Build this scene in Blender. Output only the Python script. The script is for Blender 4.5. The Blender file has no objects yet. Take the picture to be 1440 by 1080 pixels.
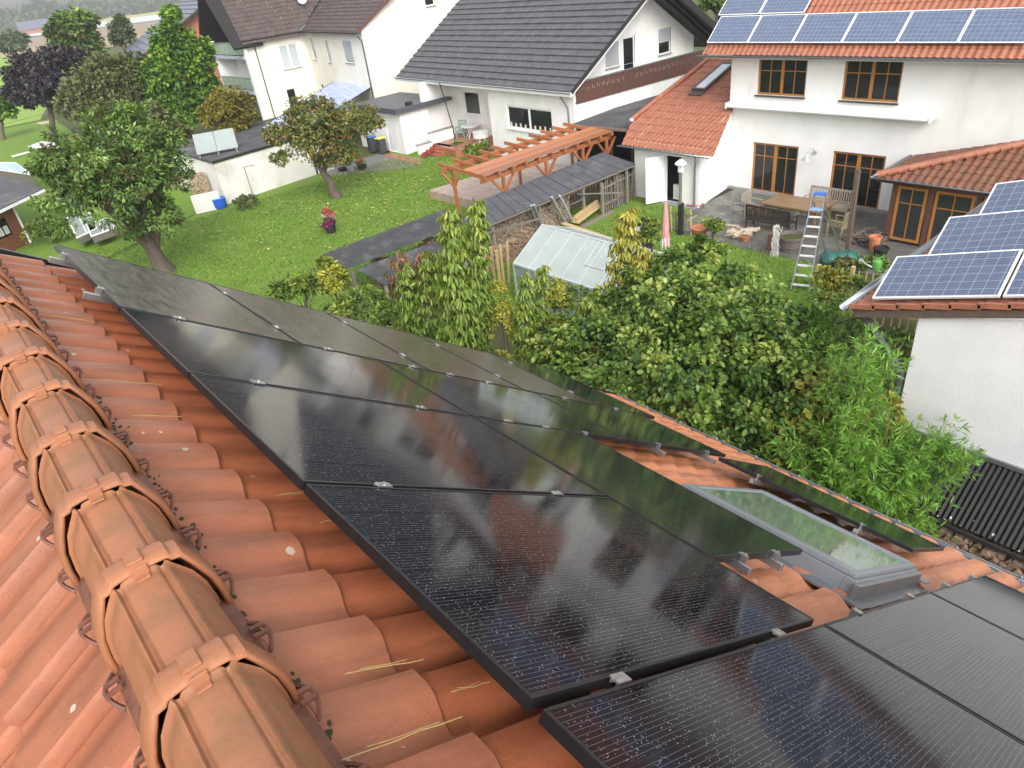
import bpy, bmesh, math, random
import numpy as np
from mathutils import Vector as V, Matrix
HAZE=1
random.seed(7); rng=np.random.default_rng(7)
S=bpy.context.scene; COL=S.collection
R_=math.radians
# ---------------- camera (solved from the roof's panel grid and the verticals) ----------------
F=975.8; H=9.9
RW=np.array([[0.74767275,-0.6543979,-0.11291079],[-0.41974077,-0.33394768,-0.84397668],[0.51459027,0.67841162,-0.52436106]])
cam_d=bpy.data.cameras.new('camera'); cam=bpy.data.objects.new('camera',cam_d); COL.objects.link(cam)
cam_d.sensor_width=36; cam_d.lens=36*F/1440; cam_d.clip_start=.05; cam_d.clip_end=6000
m=Matrix.Identity(4)
for i in range(3):
    m[i][0]=RW[0][i]; m[i][1]=-RW[1][i]; m[i][2]=-RW[2][i]
m[0][3]=0;m[1][3]=0;m[2][3]=H
cam.matrix_world=m; S.camera=cam
def ray(x,y): return np.array([(x-720)/F,(y-540)/F,1.])@RW
def at(x,y,z=0):                      # world point at height z seen at a pixel of the photograph
    d=ray(x,y); return V(d*(z-H)/d[2]+[0,0,H])
def onX(x,y,X): d=ray(x,y); return V(d*X/d[0]+[0,0,H])
def onY(x,y,Y): d=ray(x,y); return V(d*Y/d[1]+[0,0,H])
def away(x,y,D): d=ray(x,y); return V(d*D/math.hypot(d[0],d[1])+[0,0,H])
# ---------------- objects ----------------
def tag(o,label=None,cat=None,group=None,kind=None):
    if label: o['label']=label
    if cat: o['category']=cat
    if group: o['group']=group
    if kind: o['kind']=kind
    return o
def thing(name,label,cat,loc=(0,0,0),rz=0,group=None,mat=None):
    o=bpy.data.objects.new(name,None); COL.objects.link(o); o.empty_display_size=.1
    if mat is not None: o.matrix_world=mat
    else: o.location=loc; o.rotation_euler=(0,0,rz)
    return tag(o,label,cat,group)
def copy_tree(o,parent=None):
    c=o.copy(); COL.objects.link(c)
    if parent is not None: c.parent=parent
    for ch in list(o.children): copy_tree(ch,c)
    return c
class M:
    def __init__(s,off=(0,0,0)): s.v=[];s.f=[];s.off=V(off);s.mi=[];s.cur=0
    def add(s,vs,fs):
        n=len(s.v); s.v+=[tuple(V(p)-s.off) for p in vs]; s.f+=[tuple(i+n for i in f) for f in fs]; s.mi+=[s.cur]*len(fs); return s
    def box(s,c,d,rot=None):
        x,y,z=[k/2 for k in d]
        vs=[V((a*x,b*y,e*z)) for a in(-1,1) for b in(-1,1) for e in(-1,1)]
        if rot is not None:
            R=rot if isinstance(rot,Matrix) else Matrix.Rotation(rot,3,'Z'); vs=[R@v for v in vs]
        vs=[v+V(c) for v in vs]
        return s.add(vs,[(0,1,3,2),(4,6,7,5),(0,4,5,1),(2,3,7,6),(0,2,6,4),(1,5,7,3)])
    def bb(s,a,b): a=V(a);b=V(b); return s.box((a+b)/2,[abs(k) for k in (b-a)])
    def beam(s,p,q,w,h,up=(0,0,1)):          # box bar from p to q, w wide, h high
        p=V(p);q=V(q);d=q-p;L=d.length
        if L<1e-6: return s
        d.normalize();u=V(up); 
        if abs(d.dot(u))>.98: u=V((1,0,0))
        r=d.cross(u).normalized();u=r.cross(d)
        R=Matrix((r,d,u)).transposed(); return s.box((p+q)/2,(w,L,h),R)
    def tube(s,p,q,r,r2=None,n=8,cap=True):
        p=V(p);q=V(q);r2=r if r2 is None else r2;d=(q-p)
        if d.length<1e-6: return s
        d.normalize();a=d.orthogonal().normalized();b=d.cross(a)
        vs=[];
        for k in range(n):
            t=2*math.pi*k/n;w=a*math.cos(t)+b*math.sin(t);vs+=[p+w*r,q+w*r2]
        fs=[(2*k,2*((k+1)%n),2*((k+1)%n)+1,2*k+1) for k in range(n)]
        if cap: fs+=[tuple(2*k for k in range(n))[::-1],tuple(2*k+1 for k in range(n))]
        return s.add(vs,fs)
    def path(s,pts,r,n=8):
        rs=r if isinstance(r,(list,tuple)) else [r]*len(pts)
        pts=[V(p) for p in pts]; vs=[];fs=[];a=None
        for i,p in enumerate(pts):
            d=(pts[min(i+1,len(pts)-1)]-pts[max(i-1,0)]).normalized()
            if a is None: a=d.orthogonal().normalized()
            else:
                a=(a-d*a.dot(d)); a=a.normalized() if a.length>1e-5 else d.orthogonal().normalized()
            b=d.cross(a)
            for k in range(n):
                t=2*math.pi*k/n; vs.append(p+(a*math.cos(t)+b*math.sin(t))*rs[i])
        for i in range(len(pts)-1):
            for k in range(n): fs.append((i*n+k,i*n+(k+1)%n,(i+1)*n+(k+1)%n,(i+1)*n+k))
        fs+=[tuple(range(n))[::-1],tuple((len(pts)-1)*n+k for k in range(n))]
        return s.add(vs,fs)
    def lathe(s,c,prof,n=16,a=V((1,0,0)),b=V((0,1,0)),u=V((0,0,1))):   # prof: (radius,height)
        c=V(c);vs=[];fs=[]
        for r,h in prof:
            for k in range(n):
                t=2*math.pi*k/n; vs.append(c+a*(r*math.cos(t))+b*(r*math.sin(t))+u*h)
        for i in range(len(prof)-1):
            for k in range(n): fs.append((i*n+k,i*n+(k+1)%n,(i+1)*n+(k+1)%n,(i+1)*n+k))
        fs+=[tuple(range(n))[::-1],tuple((len(prof)-1)*n+k for k in range(n))]
        return s.add(vs,fs)
    def prism(s,poly,vec):                  # closed polygon extruded by vec
        n=len(poly);poly=[V(p) for p in poly];vec=V(vec)
        fs=[tuple(range(n))[::-1],tuple(range(n,2*n))]+[(i,(i+1)%n,(i+1)%n+n,i+n) for i in range(n)]
        return s.add(poly+[p+vec for p in poly],fs)
    def quad(s,*p): return s.add(p,[tuple(range(len(p)))])
    def ball(s,c,r,n=10,k=6,sq=(1,1,1),jit=0):
        c=V(c);pr=[]
        vs=[];fs=[]
        for i in range(k+1):
            ph=math.pi*i/k
            for j in range(n):
                t=2*math.pi*j/n; q=1+(random.uniform(-jit,jit) if jit else 0)
                vs.append(c+V((math.sin(ph)*math.cos(t)*sq[0],math.sin(ph)*math.sin(t)*sq[1],math.cos(ph)*sq[2]))*r*q)
        for i in range(k):
            for j in range(n): fs.append((i*n+j,i*n+(j+1)%n,(i+1)*n+(j+1)%n,(i+1)*n+j))
        return s.add(vs,fs)
    def build(s,name,mat,parent=None,smooth=False,bev=0,label=None,fixn=True):
        me=bpy.data.meshes.new(name); me.from_pydata(s.v,[],s.f); 
        if fixn:
            bm=bmesh.new();bm.from_mesh(me);bmesh.ops.recalc_face_normals(bm,faces=bm.faces);bm.to_mesh(me);bm.free()
        for mt in (mat if isinstance(mat,(list,tuple)) else [mat]): me.materials.append(mt)
        if isinstance(mat,(list,tuple)): me.polygons.foreach_set('material_index',s.mi)
        if smooth: me.polygons.foreach_set('use_smooth',[True]*len(me.polygons))
        me.update()
        o=bpy.data.objects.new(name,me);COL.objects.link(o)
        if parent is not None: o.parent=parent
        if bev:
            b=o.modifiers.new('bevel','BEVEL');b.width=bev;b.segments=2;b.limit_method='ANGLE';b.angle_limit=R_(40)
        if smooth and bev==0:
            try: me.set_sharp_from_angle(angle=R_(40))
            except Exception: pass
        if label: o['label']=label
        return o
# ---------------- materials ----------------
MATS={}
def nt(name):
    m=bpy.data.materials.new(name); m.use_nodes=True; t=m.node_tree; t.nodes.clear()
    o=t.nodes.new('ShaderNodeOutputMaterial'); b=t.nodes.new('ShaderNodeBsdfPrincipled'); t.links.new(b.outputs[0],o.inputs[0])
    return m,t,b
class G:                                  # tiny node graph helper
    def __init__(s,t): s.t=t
    def n(s,ty,ins=None,**kw):
        x=s.t.nodes.new('ShaderNode'+ty)
        for k,v in kw.items(): setattr(x,k,v)
        if ins:
            for k,v in ins.items():
                sk=x.inputs[k]
                if hasattr(v,'is_output') or hasattr(v,'links') and not isinstance(v,(int,float,tuple,list)): s.t.links.new(v,sk)
                else: sk.default_value=v
        return x
    def math(s,op,a,b=0.,c=0.):
        x=s.t.nodes.new('ShaderNodeMath');x.operation=op
        for i,v in enumerate((a,b,c)):
            if isinstance(v,(int,float)): x.inputs[i].default_value=v
            else: s.t.links.new(v,x.inputs[i])
        return x.outputs[0]
    def mix(s,f,a,b,mode='MIX'):
        x=s.t.nodes.new('ShaderNodeMix');x.data_type='RGBA';x.blend_type=mode
        for k,v in ((0,f),(6,a),(7,b)):
            if isinstance(v,(int,float)): x.inputs[k].default_value=v
            elif isinstance(v,(tuple,list)): x.inputs[k].default_value=(*v[:3],1)
            else: s.t.links.new(v,x.inputs[k])
        return x.outputs[2]
    def ramp(s,f,stops,interp='LINEAR'):
        x=s.t.nodes.new('ShaderNodeValToRGB');x.color_ramp.interpolation=interp
        e=x.color_ramp.elements
        while len(e)<len(stops): e.new(.5)
        for el,(p,c) in zip(e,stops):
            el.position=p; el.color=(c,c,c,1) if isinstance(c,(int,float)) else (*c[:3],1)
        s.t.links.new(f,x.inputs[0]); return x.outputs[0]
    def noise(s,vec,scale,detail=4,rough=.55,dist=0): 
        return s.n('TexNoise',{'Vector':vec,'Scale':float(scale),'Detail':float(detail),'Roughness':rough,'Distortion':float(dist)}).outputs[0]
    def vor(s,vec,scale,feature='F1',out=0,rnd=1.): 
        return s.n('TexVoronoi',{'Vector':vec,'Scale':float(scale),'Randomness':rnd},feature=feature).outputs[out]
    def obj(s): return s.n('TexCoord').outputs['Object']
    def pos(s): return s.n('NewGeometry').outputs['Position']
    def sep(s,v): x=s.n('SeparateXYZ',{0:v}); return x.outputs
    def scale(s,v,k): return s.n('VectorMath',{0:v,1:k},operation='MULTIPLY').outputs[0]
    def bump(s,h,strength=.3,dist=.02,nrm=None):
        x=s.n('Bump',{'Height':h,'Strength':strength,'Distance':dist})
        if nrm is not None: s.t.links.new(nrm,x.inputs['Normal'])
        return x.outputs[0]
def L(t,a,b): t.links.new(a,b)
def mk(name,c1,c2=None,rough=.6,scale=6,bump=0,bs=40,metal=0,spec=.5,coat=0,stretch=None,dirt=None,dscale=2,dth=(.5,.7),world=False,detail=5,bd=.01,dstretch=None):
    if name in MATS: return MATS[name]
    m,t,b=nt(name);g=G(t); c2=c2 or tuple(k*.75 for k in c1)
    vec=g.pos() if world else g.obj()
    v=g.scale(vec,stretch) if stretch else vec
    n=g.noise(v,scale,detail); col=g.ramp(n,[(.3,c1),(.7,c2)])
    if dirt: col=g.mix(g.ramp(g.noise(g.scale(vec,dstretch) if dstretch else vec,dscale,6,.6),[(dth[0],0.),(dth[1],1.)]),col,dirt)
    L(t,col,b.inputs['Base Color']); b.inputs['Roughness'].default_value=rough; b.inputs['Metallic'].default_value=metal
    b.inputs['Specular IOR Level'].default_value=spec
    if coat: b.inputs['Coat Weight'].default_value=coat;b.inputs['Coat Roughness'].default_value=.15
    if bump: L(t,g.bump(g.noise(v,bs,4,.6),bump,bd),b.inputs['Normal'])
    MATS[name]=m; return m
def leafmat(name,cols,trans=.3,rough=.45):
    """leaf colours picked per leaf from the face attribute 'rnd' (each leaf keeps its own colour)"""
    if name in MATS: return MATS[name]
    m=bpy.data.materials.new(name);m.use_nodes=True;t=m.node_tree;t.nodes.clear();g=G(t)
    o=g.n('OutputMaterial'); a=g.n('Attribute',attribute_name='rnd').outputs['Fac']
    col=g.ramp(a,[(i/(len(cols)-1),c) for i,c in enumerate(cols)])
    p=g.n('BsdfPrincipled',{'Base Color':col,'Roughness':rough}); p.inputs['Specular IOR Level'].default_value=.35
    tr=g.n('BsdfTranslucent',{'Color':g.mix(1.,col,(1.,1.,.45),'MULTIPLY')})
    mx=g.n('MixShader',{0:trans}); L(t,p.outputs[0],mx.inputs[1]);L(t,tr.outputs[0],mx.inputs[2]);L(t,mx.outputs[0],o.inputs[0])
    MATS[name]=m;return m

def vary(m,amt=.5,dark=.62):            # every board / tile object gets a tone of its own
    t=m.node_tree;g=G(t);b=[n for n in t.nodes if n.type=='BSDF_PRINCIPLED'][0];l=b.inputs['Base Color'].links[0].from_socket
    r=g.n('ObjectInfo').outputs['Random'];c=g.mix(g.math('MULTIPLY',r,amt),l,tuple([dark*.5]*3),'MULTIPLY');L(t,c,b.inputs['Base Color']);return m
# ---------------- shared materials ----------------
def clay(name,c1,c2,lich=.5,moss=.25,course=.34,pitch=.25,rough=.5,grime=(.10,.05,.03),sx=1,gth=(.52,.75),wet=False,perobj=False):
    m,t,b=nt(name);g=G(t);o=g.obj();s=g.sep(o)
    cell=g.n('CombineXYZ',{0:g.math('FLOOR',g.math('DIVIDE',s[0],course)),1:g.math('FLOOR',g.math('DIVIDE',s[1],pitch))}).outputs[0]
    w=g.n('TexWhiteNoise',{'Vector':cell},noise_dimensions='3D').outputs[0]
    col=g.ramp(g.noise(o,3.5*sx,6,.6),[(.3,c1),(.72,c2)])
    col=g.mix(g.math('MULTIPLY',g.math('SUBTRACT',w,.5),.5),col,(1,.93,.85),'SOFT_LIGHT')
    col=g.mix(g.math('MULTIPLY',w,.22),col,grime)
    if perobj: col=g.mix(g.math('MULTIPLY',g.n('ObjectInfo').outputs['Random'],.6),col,(.27,.12,.065))
    if wet:   # damp, algae-darkened courses by the panels, their shade painted in too; brighter fired clay lower down
        damp_shade=g.math('MULTIPLY',g.math('GREATER_THAN',s[0],-.021),g.math('LESS_THAN',s[0],1.9))
        col=g.mix(g.math('MULTIPLY',damp_shade,g.ramp(g.noise(o,2.5,4),[(.3,.55),(.7,.9)])),col,(.38,.11,.048))
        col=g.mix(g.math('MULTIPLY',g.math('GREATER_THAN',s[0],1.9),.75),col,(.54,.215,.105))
    # streaky weathering down the slope
    st=g.ramp(g.noise(g.scale(o,(1.2,9,1)),2.2*sx,6,.65),[(gth[0],0.),(gth[1],1.)])
    col=g.mix(g.math('MULTIPLY',st,.5),col,grime)
    if moss:
        mo=g.ramp(g.noise(o,7*sx,8,.7,.4),[(.62-.12*moss,0.),(.72,1.)])
        col=g.mix(g.math('MULTIPLY',mo,moss),col,(.12,.11,.035))
    if lich:
        nz=g.noise(o,2.1*sx,3)
        vv=g.n('VectorMath',{0:o,1:g.scale(g.n('TexNoise',{'Vector':o,'Scale':70.}).outputs[1],(.010,.010,.010))},operation='ADD').outputs[0] if sx>=1 else o
        v=g.vor(vv,15*sx);rc=g.sep(g.vor(vv,15*sx,out=1))
        sp=g.math('MULTIPLY',g.math('LESS_THAN',v,g.math('ADD',g.math('MULTIPLY',g.math('POWER',rc[0],2.),.17),.06)),g.math('GREATER_THAN',g.math('ADD',rc[1],g.math('MULTIPLY',g.math('SUBTRACT',nz,.5),1.6)),1-lich*.42))
        col=g.mix(g.math('MULTIPLY',sp,.72),col,(.50,.47,.38))
    col=g.mix(g.math('MULTIPLY',g.ramp(g.noise(o,160*min(1,sx*1.5),3,.7),[(.50,0.),(.68,1.)]),.28),col,grime)
    L(t,col,b.inputs['Base Color'])
    rg=g.ramp(g.noise(o,5*sx,4),[(.35,rough-.12),(.7,rough+.15)]); L(t,rg,b.inputs['Roughness']); b.inputs['Specular IOR Level'].default_value=.4
    L(t,g.bump(g.noise(o,150,6,.75),.45,.004,g.bump(g.noise(o,14*sx,4,.6),.25,.012)),b.inputs['Normal'])
    return m
T_OWN=clay('clay_tile',(.41,.148,.076),(.32,.105,.052),lich=.42,moss=.25,rough=.42,gth=(.46,.72))
T_FRONT=clay('clay_tile_weathered',(.41,.148,.076),(.32,.105,.052),lich=.42,moss=.25,rough=.42,wet=True,gth=(.48,.74))  # wet: damp courses by the panels, with their shade painted in
T_RIDGE=clay('clay_ridge_tile',(.41,.165,.08),(.31,.115,.055),lich=.3,moss=.5,course=9,pitch=.397,rough=.5,grime=(.20,.10,.05),gth=(.45,.7),perobj=True)
T_RED=clay('red_pantile',(.40,.15,.088),(.27,.098,.06),lich=.45,moss=.0,course=.4,pitch=.23,sx=1)
T_OLD=clay('mossy_pantile',(.27,.095,.06),(.14,.06,.042),lich=.18,moss=.9,course=.36,pitch=.24,grime=(.06,.045,.03),gth=(.42,.62))
T_GREY=clay('grey_concrete_tile',(.115,.115,.125),(.07,.07,.078),lich=1.15,moss=0,sx=.42,course=.5,pitch=.33,rough=.6,grime=(.035,.035,.04))
T_BROWN=clay('brown_concrete_tile',(.10,.072,.065),(.055,.042,.042),lich=.8,moss=0,sx=.35,course=.42,pitch=.3,rough=.6,grime=(.035,.03,.03))
T_SLATE=clay('blue_grey_tile',(.13,.145,.19),(.10,.11,.15),lich=.0,moss=0,course=.42,pitch=.4,rough=.5,grime=(.06,.065,.08))
ZINC=mk('zinc',(.33,.35,.37),(.24,.26,.28),rough=.38,metal=.75,scale=5,bump=.05)
ALU=mk('aluminium',(.62,.62,.62),(.42,.42,.42),rough=.32,metal=.9,scale=9)
BLK=mk('black_anodised_frame',(.035,.036,.04),(.025,.025,.028),rough=.35,metal=.6,scale=20)
FRAMEG=mk('grey_window_cladding',(.26,.28,.31),(.22,.24,.27),rough=.35,metal=.3,scale=3)
BROWNP=mk('brown_plastic_vent',(.20,.075,.045),(.10,.04,.025),rough=.55,scale=30)
WHITEW=mk('white_render',(.80,.79,.77),(.72,.71,.69),rough=.85,scale=1.3,bump=.5,bs=28,bd=.01,world=True,dirt=(.52,.50,.46),dscale=1.6,dth=(.56,.95),dstretch=(1.2,1.2,.18))
def glassmat(name,base=(.012,.015,.016),rough=.03,spec=.5):
    m,t,b=nt(name);b.inputs['Base Color'].default_value=(*base,1);b.inputs['Roughness'].default_value=rough;b.inputs['IOR'].default_value=1.5
    g=G(t);L(t,g.bump(g.noise(g.pos(),.7,2),.06,.05),b.inputs['Normal']);return m
PANE=glassmat('dark_window_glass')
# ---------------- solar cell shaders ----------------
def pvmat(name,base,line,lw,pitch,cellx,celly,cellw,cellc,drops,rough,film=None,ncol=None,dark=None):
    m,t,b=nt(name);g=G(t);o=g.obj();s=g.sep(o);f=lambda a,p:g.math('ABSOLUTE',g.math('SUBTRACT',g.math('FRACT',g.math('DIVIDE',a,p)),.5))
    near=lambda a,p,w:g.math('GREATER_THAN',f(a,p),.5-w/p/2)
    col=g.ramp(g.noise(o,3,3),[(.3,base),(.75,tuple(k*1.35 for k in base))])
    if ncol:   # polycrystalline blue: cell to cell tone
        cell=g.n('CombineXYZ',{0:g.math('FLOOR',g.math('DIVIDE',s[0],cellx)),1:g.math('FLOOR',g.math('DIVIDE',s[1],celly))}).outputs[0]
        w=g.n('TexWhiteNoise',{'Vector':cell},noise_dimensions='3D').outputs[0]
        col=g.mix(g.math('MULTIPLY',w,.5),col,ncol)
        col=g.mix(g.math('MULTIPLY',g.vor(o,40,out=1),.25),col,ncol)
    col=g.mix(g.math('MULTIPLY',near(s[1],pitch,lw),.8),col,line)
    gap=g.math('MAXIMUM',near(s[0],cellx,cellw),near(s[1],celly,cellw)); col=g.mix(gap,col,cellc)
    if dark is not None: col=g.mix(g.math('LESS_THAN',g.math('ABSOLUTE',g.math('SUBTRACT',s[0],dark)),.006),col,(.004,.004,.005))
    nz=g.noise(o,2.2,3)
    if drops:
        v=g.vor(o,165); r2=g.vor(o,165,out=1); rr=g.sep(r2)[0]
        dm=g.math('MULTIPLY',g.math('LESS_THAN',v,g.math('MULTIPLY',rr,.30)),g.math('GREATER_THAN',g.math('ADD',rr,g.math('MULTIPLY',nz,.5)),1.22-drops))
        col=g.mix(g.math('MULTIPLY',dm,.65),col,(.45,.47,.5))  # drops coloured pale, a painted glint for the sky they mirror
        bn=g.bump(dm,.6,.002); L(t,bn,b.inputs['Normal'])
    if film:
        fm=g.ramp(g.noise(g.scale(o,(3,14,1)),1.4,7,.7,.6),[(.38,.15),(.62,1.)])
        col=g.mix(g.math('MULTIPLY',fm,film[1]),col,film[0])
        L(t,g.math('ADD',g.math('MULTIPLY',fm,.10),rough),b.inputs['Roughness'])
        L(t,g.bump(fm,.12,.002),b.inputs['Normal'])
    else: L(t,g.ramp(nz,[(.3,rough*.8),(.7,rough*1.5)]),b.inputs['Roughness'])
    L(t,col,b.inputs['Base Color']); b.inputs['IOR'].default_value=1.42;b.inputs['Specular IOR Level'].default_value=.36
    return m
PV_BLK=pvmat('black_solar_glass',(.0055,.006,.0085),(.17,.175,.19),.0010,.0155,.0985,.186,.0012,(.03,.033,.04),.17,.075,dark=.889)
PV_WET_SHEEN=pvmat('brown_sheen_rain_film_glass',(.007,.007,.009),(.12,.12,.12),.0009,.0155,.0985,.186,.001,(.03,.03,.03),0,.17,film=((.14,.11,.085),.8),dark=.889)  # wet streaks, with the brown they mirror painted into the film colour
PV_BLUE=pvmat('blue_solar_glass',(.075,.10,.16),(.28,.32,.38),.004,.052,.165,.165,.006,(.36,.40,.46),0,.2,ncol=(.11,.14,.22))
# ---------------- our roof ----------------
TH=0.613791451; cT,sT=math.cos(TH),math.sin(TH)
U=V((cT,0,-sT)); Y1=V((0,1,0)); N=V((sT,0,cT)); PO=V((.54605556,.80146,H-1.43650168))
def frame(O,a,b,c): 
    m=Matrix.Identity(4)
    for i in range(3): m[i][0]=a[i];m[i][1]=b[i];m[i][2]=c[i];m[i][3]=O[i]
    return m
RF=frame(PO,U,Y1,N)
def rp(u,v,n=0): return PO+U*u+Y1*v+N*n
def tiled(name,mat,parent,fr,ua,ub,va,vb,u0,course,v0,pitch,amp,step,nlo,clips=(),ns=14,shape='s',groove=0,flip=1,kinds=None,jit=.0015,label=None):
    """a field of tiles in the local frame fr: x down or up the slope, y along the eave, z out of the roof"""
    us=[];
    k0=math.floor((ua-u0)/course);k1=math.ceil((ub-u0)/course)
    for k in range(k0,k1):
        for fr_,h in ((0,-step),(.5,-step*.5),(.90,-step*.12),(.965,0),(1.,-step*.28)):
            u=u0+(k+fr_)*course
            if ua-1e-6<=u<=ub+1e-6: us.append((u,h,k))
    us=sorted(us,key=lambda q:(q[2],q[0]))
    ks=math.floor((va-v0)/pitch);ke=math.ceil((vb-v0)/pitch); vs=[]
    for k in range(ks,ke):
        for i in range(ns):
            q=i/ns; v=v0+(k+q)*pitch
            if va<=v<=vb: vs.append((v,q,k))
    vv=np.array([q[0] for q in vs]);qq=np.array([q[1] for q in vs]);kk=np.array([q[2] for q in vs])
    if shape=='s':      # broad roll, steep lip on the +y side
        pr=np.where(qq<.5,.5-.5*np.cos(np.pi*qq/.5),np.where(qq<.80,1-.06*((qq-.5)/.3)**2,np.where(qq<.9,.94-.75*(qq-.80)/.1,.19*(1-(qq-.9)/.1)**2)))
    elif shape=='c': pr=.5-.5*np.cos(2*np.pi*qq)
    if groove: pr=np.where((qq>.87)&(qq<.94),-groove,pr)
    rj=np.random.default_rng(3)
    J={}
    U_=np.array([u[0] for u in us]);Hh=np.array([u[1] for u in us]);K=np.array([u[2] for u in us])
    jt=rj.normal(0,jit,(K.max()-K.min()+1,kk.max()-kk.min()+1))
    Z=nlo+Hh[:,None]+amp*(pr[None,:]-1)+jt[K-K.min()][:,kk-kk.min()]
    nu,nv=len(U_),len(vv)
    UU=np.repeat(U_[:,None],nv,1)+np.where(rj.random((1,1))>2,0,0);VV=np.repeat(vv[None,:],nu,0)
    co=np.stack([UU,VV,Z],2).reshape(-1,3)
    i=np.arange(nu-1)[:,None]*nv+np.arange(nv-1)[None,:]; f=np.stack([i,i+nv,i+nv+1,i+1],2).reshape(-1,4)
    me=bpy.data.meshes.new(name);me.from_pydata(co.tolist(),[],f.tolist());me.materials.append(mat)
    if clips:
        bm=bmesh.new();bm.from_mesh(me)
        for c,n in clips:
            bmesh.ops.bisect_plane(bm,geom=bm.verts[:]+bm.edges[:]+bm.faces[:],plane_co=c,plane_no=n,clear_outer=True)
        bm.to_mesh(me);bm.free()
    me.polygons.foreach_set('use_smooth',[True]*len(me.polygons)); 
    try: me.set_sharp_from_angle(angle=R_(38))
    except Exception: pass
    o=bpy.data.objects.new(name,me);COL.objects.link(o)
    if parent is not None: o.parent=parent
    o.matrix_basis=fr
    if label: o['label']=label
    return o
house=thing('tiled_house','near house with terracotta roof tiles and round ridge caps, carrying the black solar panels','house',(0,0,0))
NH=-.155
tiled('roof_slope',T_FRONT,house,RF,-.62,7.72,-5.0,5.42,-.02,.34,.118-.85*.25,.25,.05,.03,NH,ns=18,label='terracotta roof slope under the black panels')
XR=0.0
RB=frame(V((2*XR-PO.x,PO.y,PO.z)),V((-cT,0,-sT)),V((0,-1,0)),V((-sT,0,cT)))
tiled('roof_slope',T_OWN,house,RB,-.60,4.2,-5.42,5.0,-.02,.34,-.02+.05,.25,.042,.03,NH,ns=20,groove=1.7,label='terracotta roof slope falling away on the far side of the ridge')
# ridge caps
TOP=8.800
half=[(.124,-.262),(.122,-.19),(.116,-.135),(.101,-.086),(.081,-.053),(.070,-.037),(.064,-.024),(.058,-.020),(.052,-.028),(.045,-.029),(.040,-.020),(.035,-.017),(.0,-.013)]
sec=half+[(-x,z) for x,z in half[::-1][1:]]
def ridge_tile():
    b=M();vs=[];fs=[];n=len(sec)
    st=[(-.045,.016),(-.040,.023),(-.030,.028),(.014,.028),(.028,.022),(.036,.010),(.044,.001),(.2,0),(.335,-.002),(.348,.000),(.355,.008),(.361,.007)]
    for y,k in st:
        for x,z in sec:
            if k>.015:   # collar: smooth band without the ribs
                xx=x;zz=z
                if abs(x)<.082: zz=-.024-.010*(abs(x)/.08)**2+(.010 if abs(x)<.060 else 0)
                r=V((xx,zz+.20)).normalized(); vs.append((xx+r.x*k,y,TOP+zz+r.y*k*.8))
            else:
                r=V((x,z+.20)).normalized(); vs.append((x*.97+r.x*k,y,TOP+z+r.y*k))
    for i in range(len(st)-1):
        for j in range(n-1): fs.append((i*n+j,i*n+j+1,(i+1)*n+j+1,(i+1)*n+j))
    b.add(vs,fs);return b
rt0=None
for k in range(-5,12):
    y=1.145+.397*k
    if rt0 is None:
        rt0=ridge_tile().build('ridge_tile',T_RIDGE,house,smooth=True)
        md=rt0.modifiers.new('solid','SOLIDIFY');md.thickness=.016;md.offset=-1
        c=M();c.box((0,.0,TOP+.011),(.036,.052,.007));c.box((0,-.049,TOP-.002),(.036,.006,.030));c.box((0,-.058,TOP-.012),(.030,.022,.006))
        cl=c.build('ridge_clip',T_RIDGE,rt0,bev=.002); r=rt0
    else:
        r=copy_tree(rt0,house)
    r.location=(XR+random.uniform(-.003,.003),y,random.uniform(-.002,.003)); r.rotation_euler=(0,0,random.uniform(-.008,.008))
# vent strip and tile top lips under the caps
b=M()
for s in (-1,1):
    for k in range(-32,38):
        y0=.802+.118+.25*k*.5
    b.add([(XR+s*.02,-3.4,8.70),(XR+s*.15,-3.4,8.553),(XR+s*.15,6.22,8.553),(XR+s*.02,6.22,8.70)],[(0,1,2,3)])
b.build('ridge_vent_strip',BROWNP,house)
b=M()
for s in (-1,1):
    for k in range(-14,21):
        y0=(.802+.118+.25*k) if s>0 else (.802-.03+.25*k)
        pts=[]
        for i in range(9):
            q=i/8; pts.append((XR+s*(.148+.030*math.sin(q*2.9)),y0-.005-.11*q,8.556-.021*math.sin(q*2.9)+.026*math.sin(q*3.14)-.03*max(0,q-.6)))
        b.path(pts,.006,5)
        b.beam((XR+s*.14,y0-.05,8.575),(XR+s*.175,y0-.05,8.57),.012,.008); b.beam((XR+s*.14,y0-.085,8.58),(XR+s*.175,y0-.085,8.575),.012,.008)
b.build('tile_lip_row',BROWNP,house,smooth=True)
# moss tufts in the joint of ridge and slope
b=M()
for k in range(160):
    y=random.choice([1.145+.397*random.randint(-3,8)+random.gauss(-.05,.07),random.uniform(-1,5.5)]); x=.15+abs(random.gauss(0,.018))
    b.ball((x,y,8.549-(x-.15)*.7),random.uniform(.003,.007),6,4,sq=(1.2,1.8,.5),jit=.3)
b.build('moss_tufts',mk('moss',(.075,.06,.02),(.045,.032,.014),rough=.95,scale=60,bump=.5,bs=200),house)
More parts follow.
